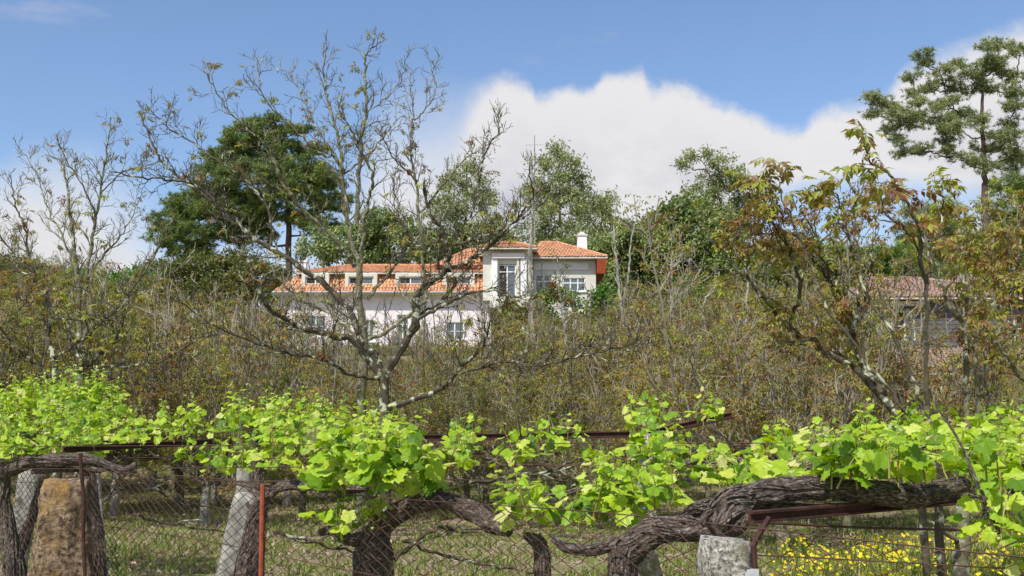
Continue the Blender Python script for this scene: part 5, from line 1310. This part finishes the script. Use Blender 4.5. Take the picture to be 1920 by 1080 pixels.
make_vine('arching vine leaning over the red rod', 485, 8.1, [
    ('trunk', [(462, 1090, 8.1), (476, 1020, 8.1), (484, 960, 8.1), (500, 925, 8.1)], [.090, .080, .065, .045], 4),
    ('arm', [(496, 930, 8.1), (525, 912, 8.1), (575, 910, 8.0), (640, 916, 7.9), (690, 915, 7.8)], [.045, .038, .034, .030, .022], 10),
    ('arm', [(490, 935, 8.1), (465, 912, 8.15), (440, 905, 8.2)], [.03, .022, .014], 14),
], [(350, 480, 880, 820, 8.6, 9.6, 14), (480, 680, 850, 760, 8.0, 9.6, 26), (500, 640, 890, 830, 8.0, 8.8, 11)], leaf=.106)

make_vine('twisted vine lying across the left end of the fence', 10, 9.6, [
    ('trunk', [(30, 1090, 9.5), (18, 1020, 9.5), (6, 940, 9.5), (8, 895, 9.5)], [.09, .075, .055, .05], 6),
    ('trunk', [(181, 1090, 9.3), (178, 1010, 9.3), (174, 940, 9.3), (168, 885, 9.3)], [.075, .065, .05, .04], 17),
    ('arm', [(-30, 905, 9.6), (20, 882, 9.4), (60, 866, 9.2), (120, 862, 9.0), (170, 862, 9.0), (200, 872, 9.0), (230, 882, 9.0), (257, 870, 9.0)], [.04, .05, .052, .050, .045, .032, .030, .022], 15),
    ('arm', [(60, 885, 9.2), (120, 880, 9.1), (190, 884, 9.2)], [.02, .024, .014], 16),
], [(-30, 120, 860, 800, 8.8, 10.2, 15), (100, 330, 840, 790, 9.2, 11, 22), (-30, 200, 850, 770, 10, 12, 22)], leaf=.104)

make_vine('lichened vine trunk leaning beside the stone pillar', 70, 10.5, [
    ('trunk', [(20, 1090, 10.5), (45, 1010, 10.5), (62, 960, 10.5), (84, 890, 10.5)], [.055, .05, .04, .03], 9),
], [(-20, 200, 810, 730, 11.5, 14, 40), (150, 330, 810, 760, 11, 13.5, 24)], leaf=.106)

make_vine('leafy vine filling the trellis left of the forked walnut', 482, 13.0, [
    ('trunk', [(484, 935, 13.0), (482, 890, 13.0), (480, 850, 13.0), (478, 810, 13.0)], [.07, .06, .055, .045], 3),
], [(300, 460, 810, 755, 11, 13.5, 24), (430, 640, 800, 735, 11, 13.5, 38), (580, 700, 800, 745, 11.5, 13, 12)], leaf=.106)

make_vine('farthest leafy vine at the left below the leaning walnut', 120, 15.5, [
    ('arm', [(0, 800, 15), (120, 795, 15), (240, 800, 15)], [.02, .025, .02], 3),
], [(-20, 130, 760, 700, 14, 16.5, 38), (90, 220, 765, 688, 14, 16, 32), (0, 250, 785, 740, 13.5, 15.5, 36)], leaf=.118)

make_vine('vine with thin shoots curling beside the forked walnut trunk', 820, 9.5, [
    ('arm', [(700, 850, 9.4), (800, 845, 9.4), (900, 850, 9.4)], [.014, .02, .014], 8),
], [(690, 780, 840, 765, 8.8, 10, 10), (835, 885, 850, 790, 8.4, 9.4, 7), (990, 1050, 830, 785, 8.6, 9.4, 4), (1180, 1240, 800, 745, 9, 10, 3)], leaf=.106)

make_vine('vine under the bronze-leaved walnuts at the right', 1800, 8.6, [
    ('arm', [(1500, 842, 8.4), (1700, 836, 8.4), (1940, 830, 8.4)], [.02, .025, .02], 8),
], [(1430, 1620, 850, 800, 7.4, 9.5, 22), (1600, 1950, 830, 765, 7.6, 9.6, 34)], leaf=.106)

# loose canes and low branches seen through the fence
def cane(label, pts, Y, r):
    x0 = wx(pts[0][0], Y); p = smooth_path([P(a, b, Y + i * .15) for i, (a, b) in enumerate(pts)], 6, .01)
    mb = MB(); rr = np.linspace(r, r * .4, len(p)); mb.tube(p, rr, 6); T = Tree(); T.twigs(mb, p, rr, 2, .5, .28, .1, start=.1)
    tag(mb.build('pruned_branch', M['walnut_dark']), label, 'branch', 'low bare branches seen through the fence')
cane('bare branch bending behind the fence right of the stone pillar', [(140, 985), (215, 925), (270, 905), (340, 895)], 10.8, .022)
cane('bare branch falling from the left branch toward the leaning post', [(262, 905), (320, 930), (380, 950), (440, 958)], 10.9, .016)
cane('long low branch across the grass between the pillar and leaning post', [(250, 965), (330, 985), (420, 995), (460, 1000)], 11.5, .015)
cane('low branch right of the red rod', [(515, 1000), (560, 1008), (620, 1025), (700, 1045)], 9.0, .022)
cane('bare branch curving under the arched vine', [(740, 1050), (800, 1000), (850, 990), (920, 995)], 9.2, .020)
cane('bare branch sloping right under the arched vine', [(755, 1015), (830, 1040), (920, 1060), (1010, 1075)], 9.6, .018)
cane('bare branch across the gap below the middle beam', [(880, 905), (960, 895), (1040, 880), (1100, 850)], 13, .03)
cane('dark branch dropping to the right behind the middle leaves', [(1010, 870), (1060, 890), (1110, 920), (1150, 960)], 12.5, .025)

# tell look-alikes apart by their order from the left
ORD = {2: ('left of the two', 'right of the two'), 3: ('leftmost of three', 'middle of three', 'rightmost of three'), 4: ('leftmost of four', 'second of four from the left', 'third of four from the left', 'rightmost of four')}
same = {}
for o in list(col.objects):
    if o.parent is None and o.get('label'): same.setdefault(o['label'], []).append(o)
for lab, os_ in same.items():
    if len(os_) in ORD and os_[0].type == 'EMPTY':
        for o, w in zip(sorted(os_, key=lambda q: q.location.x / q.location.y), ORD[len(os_)]): o['label'] = lab + ', ' + w
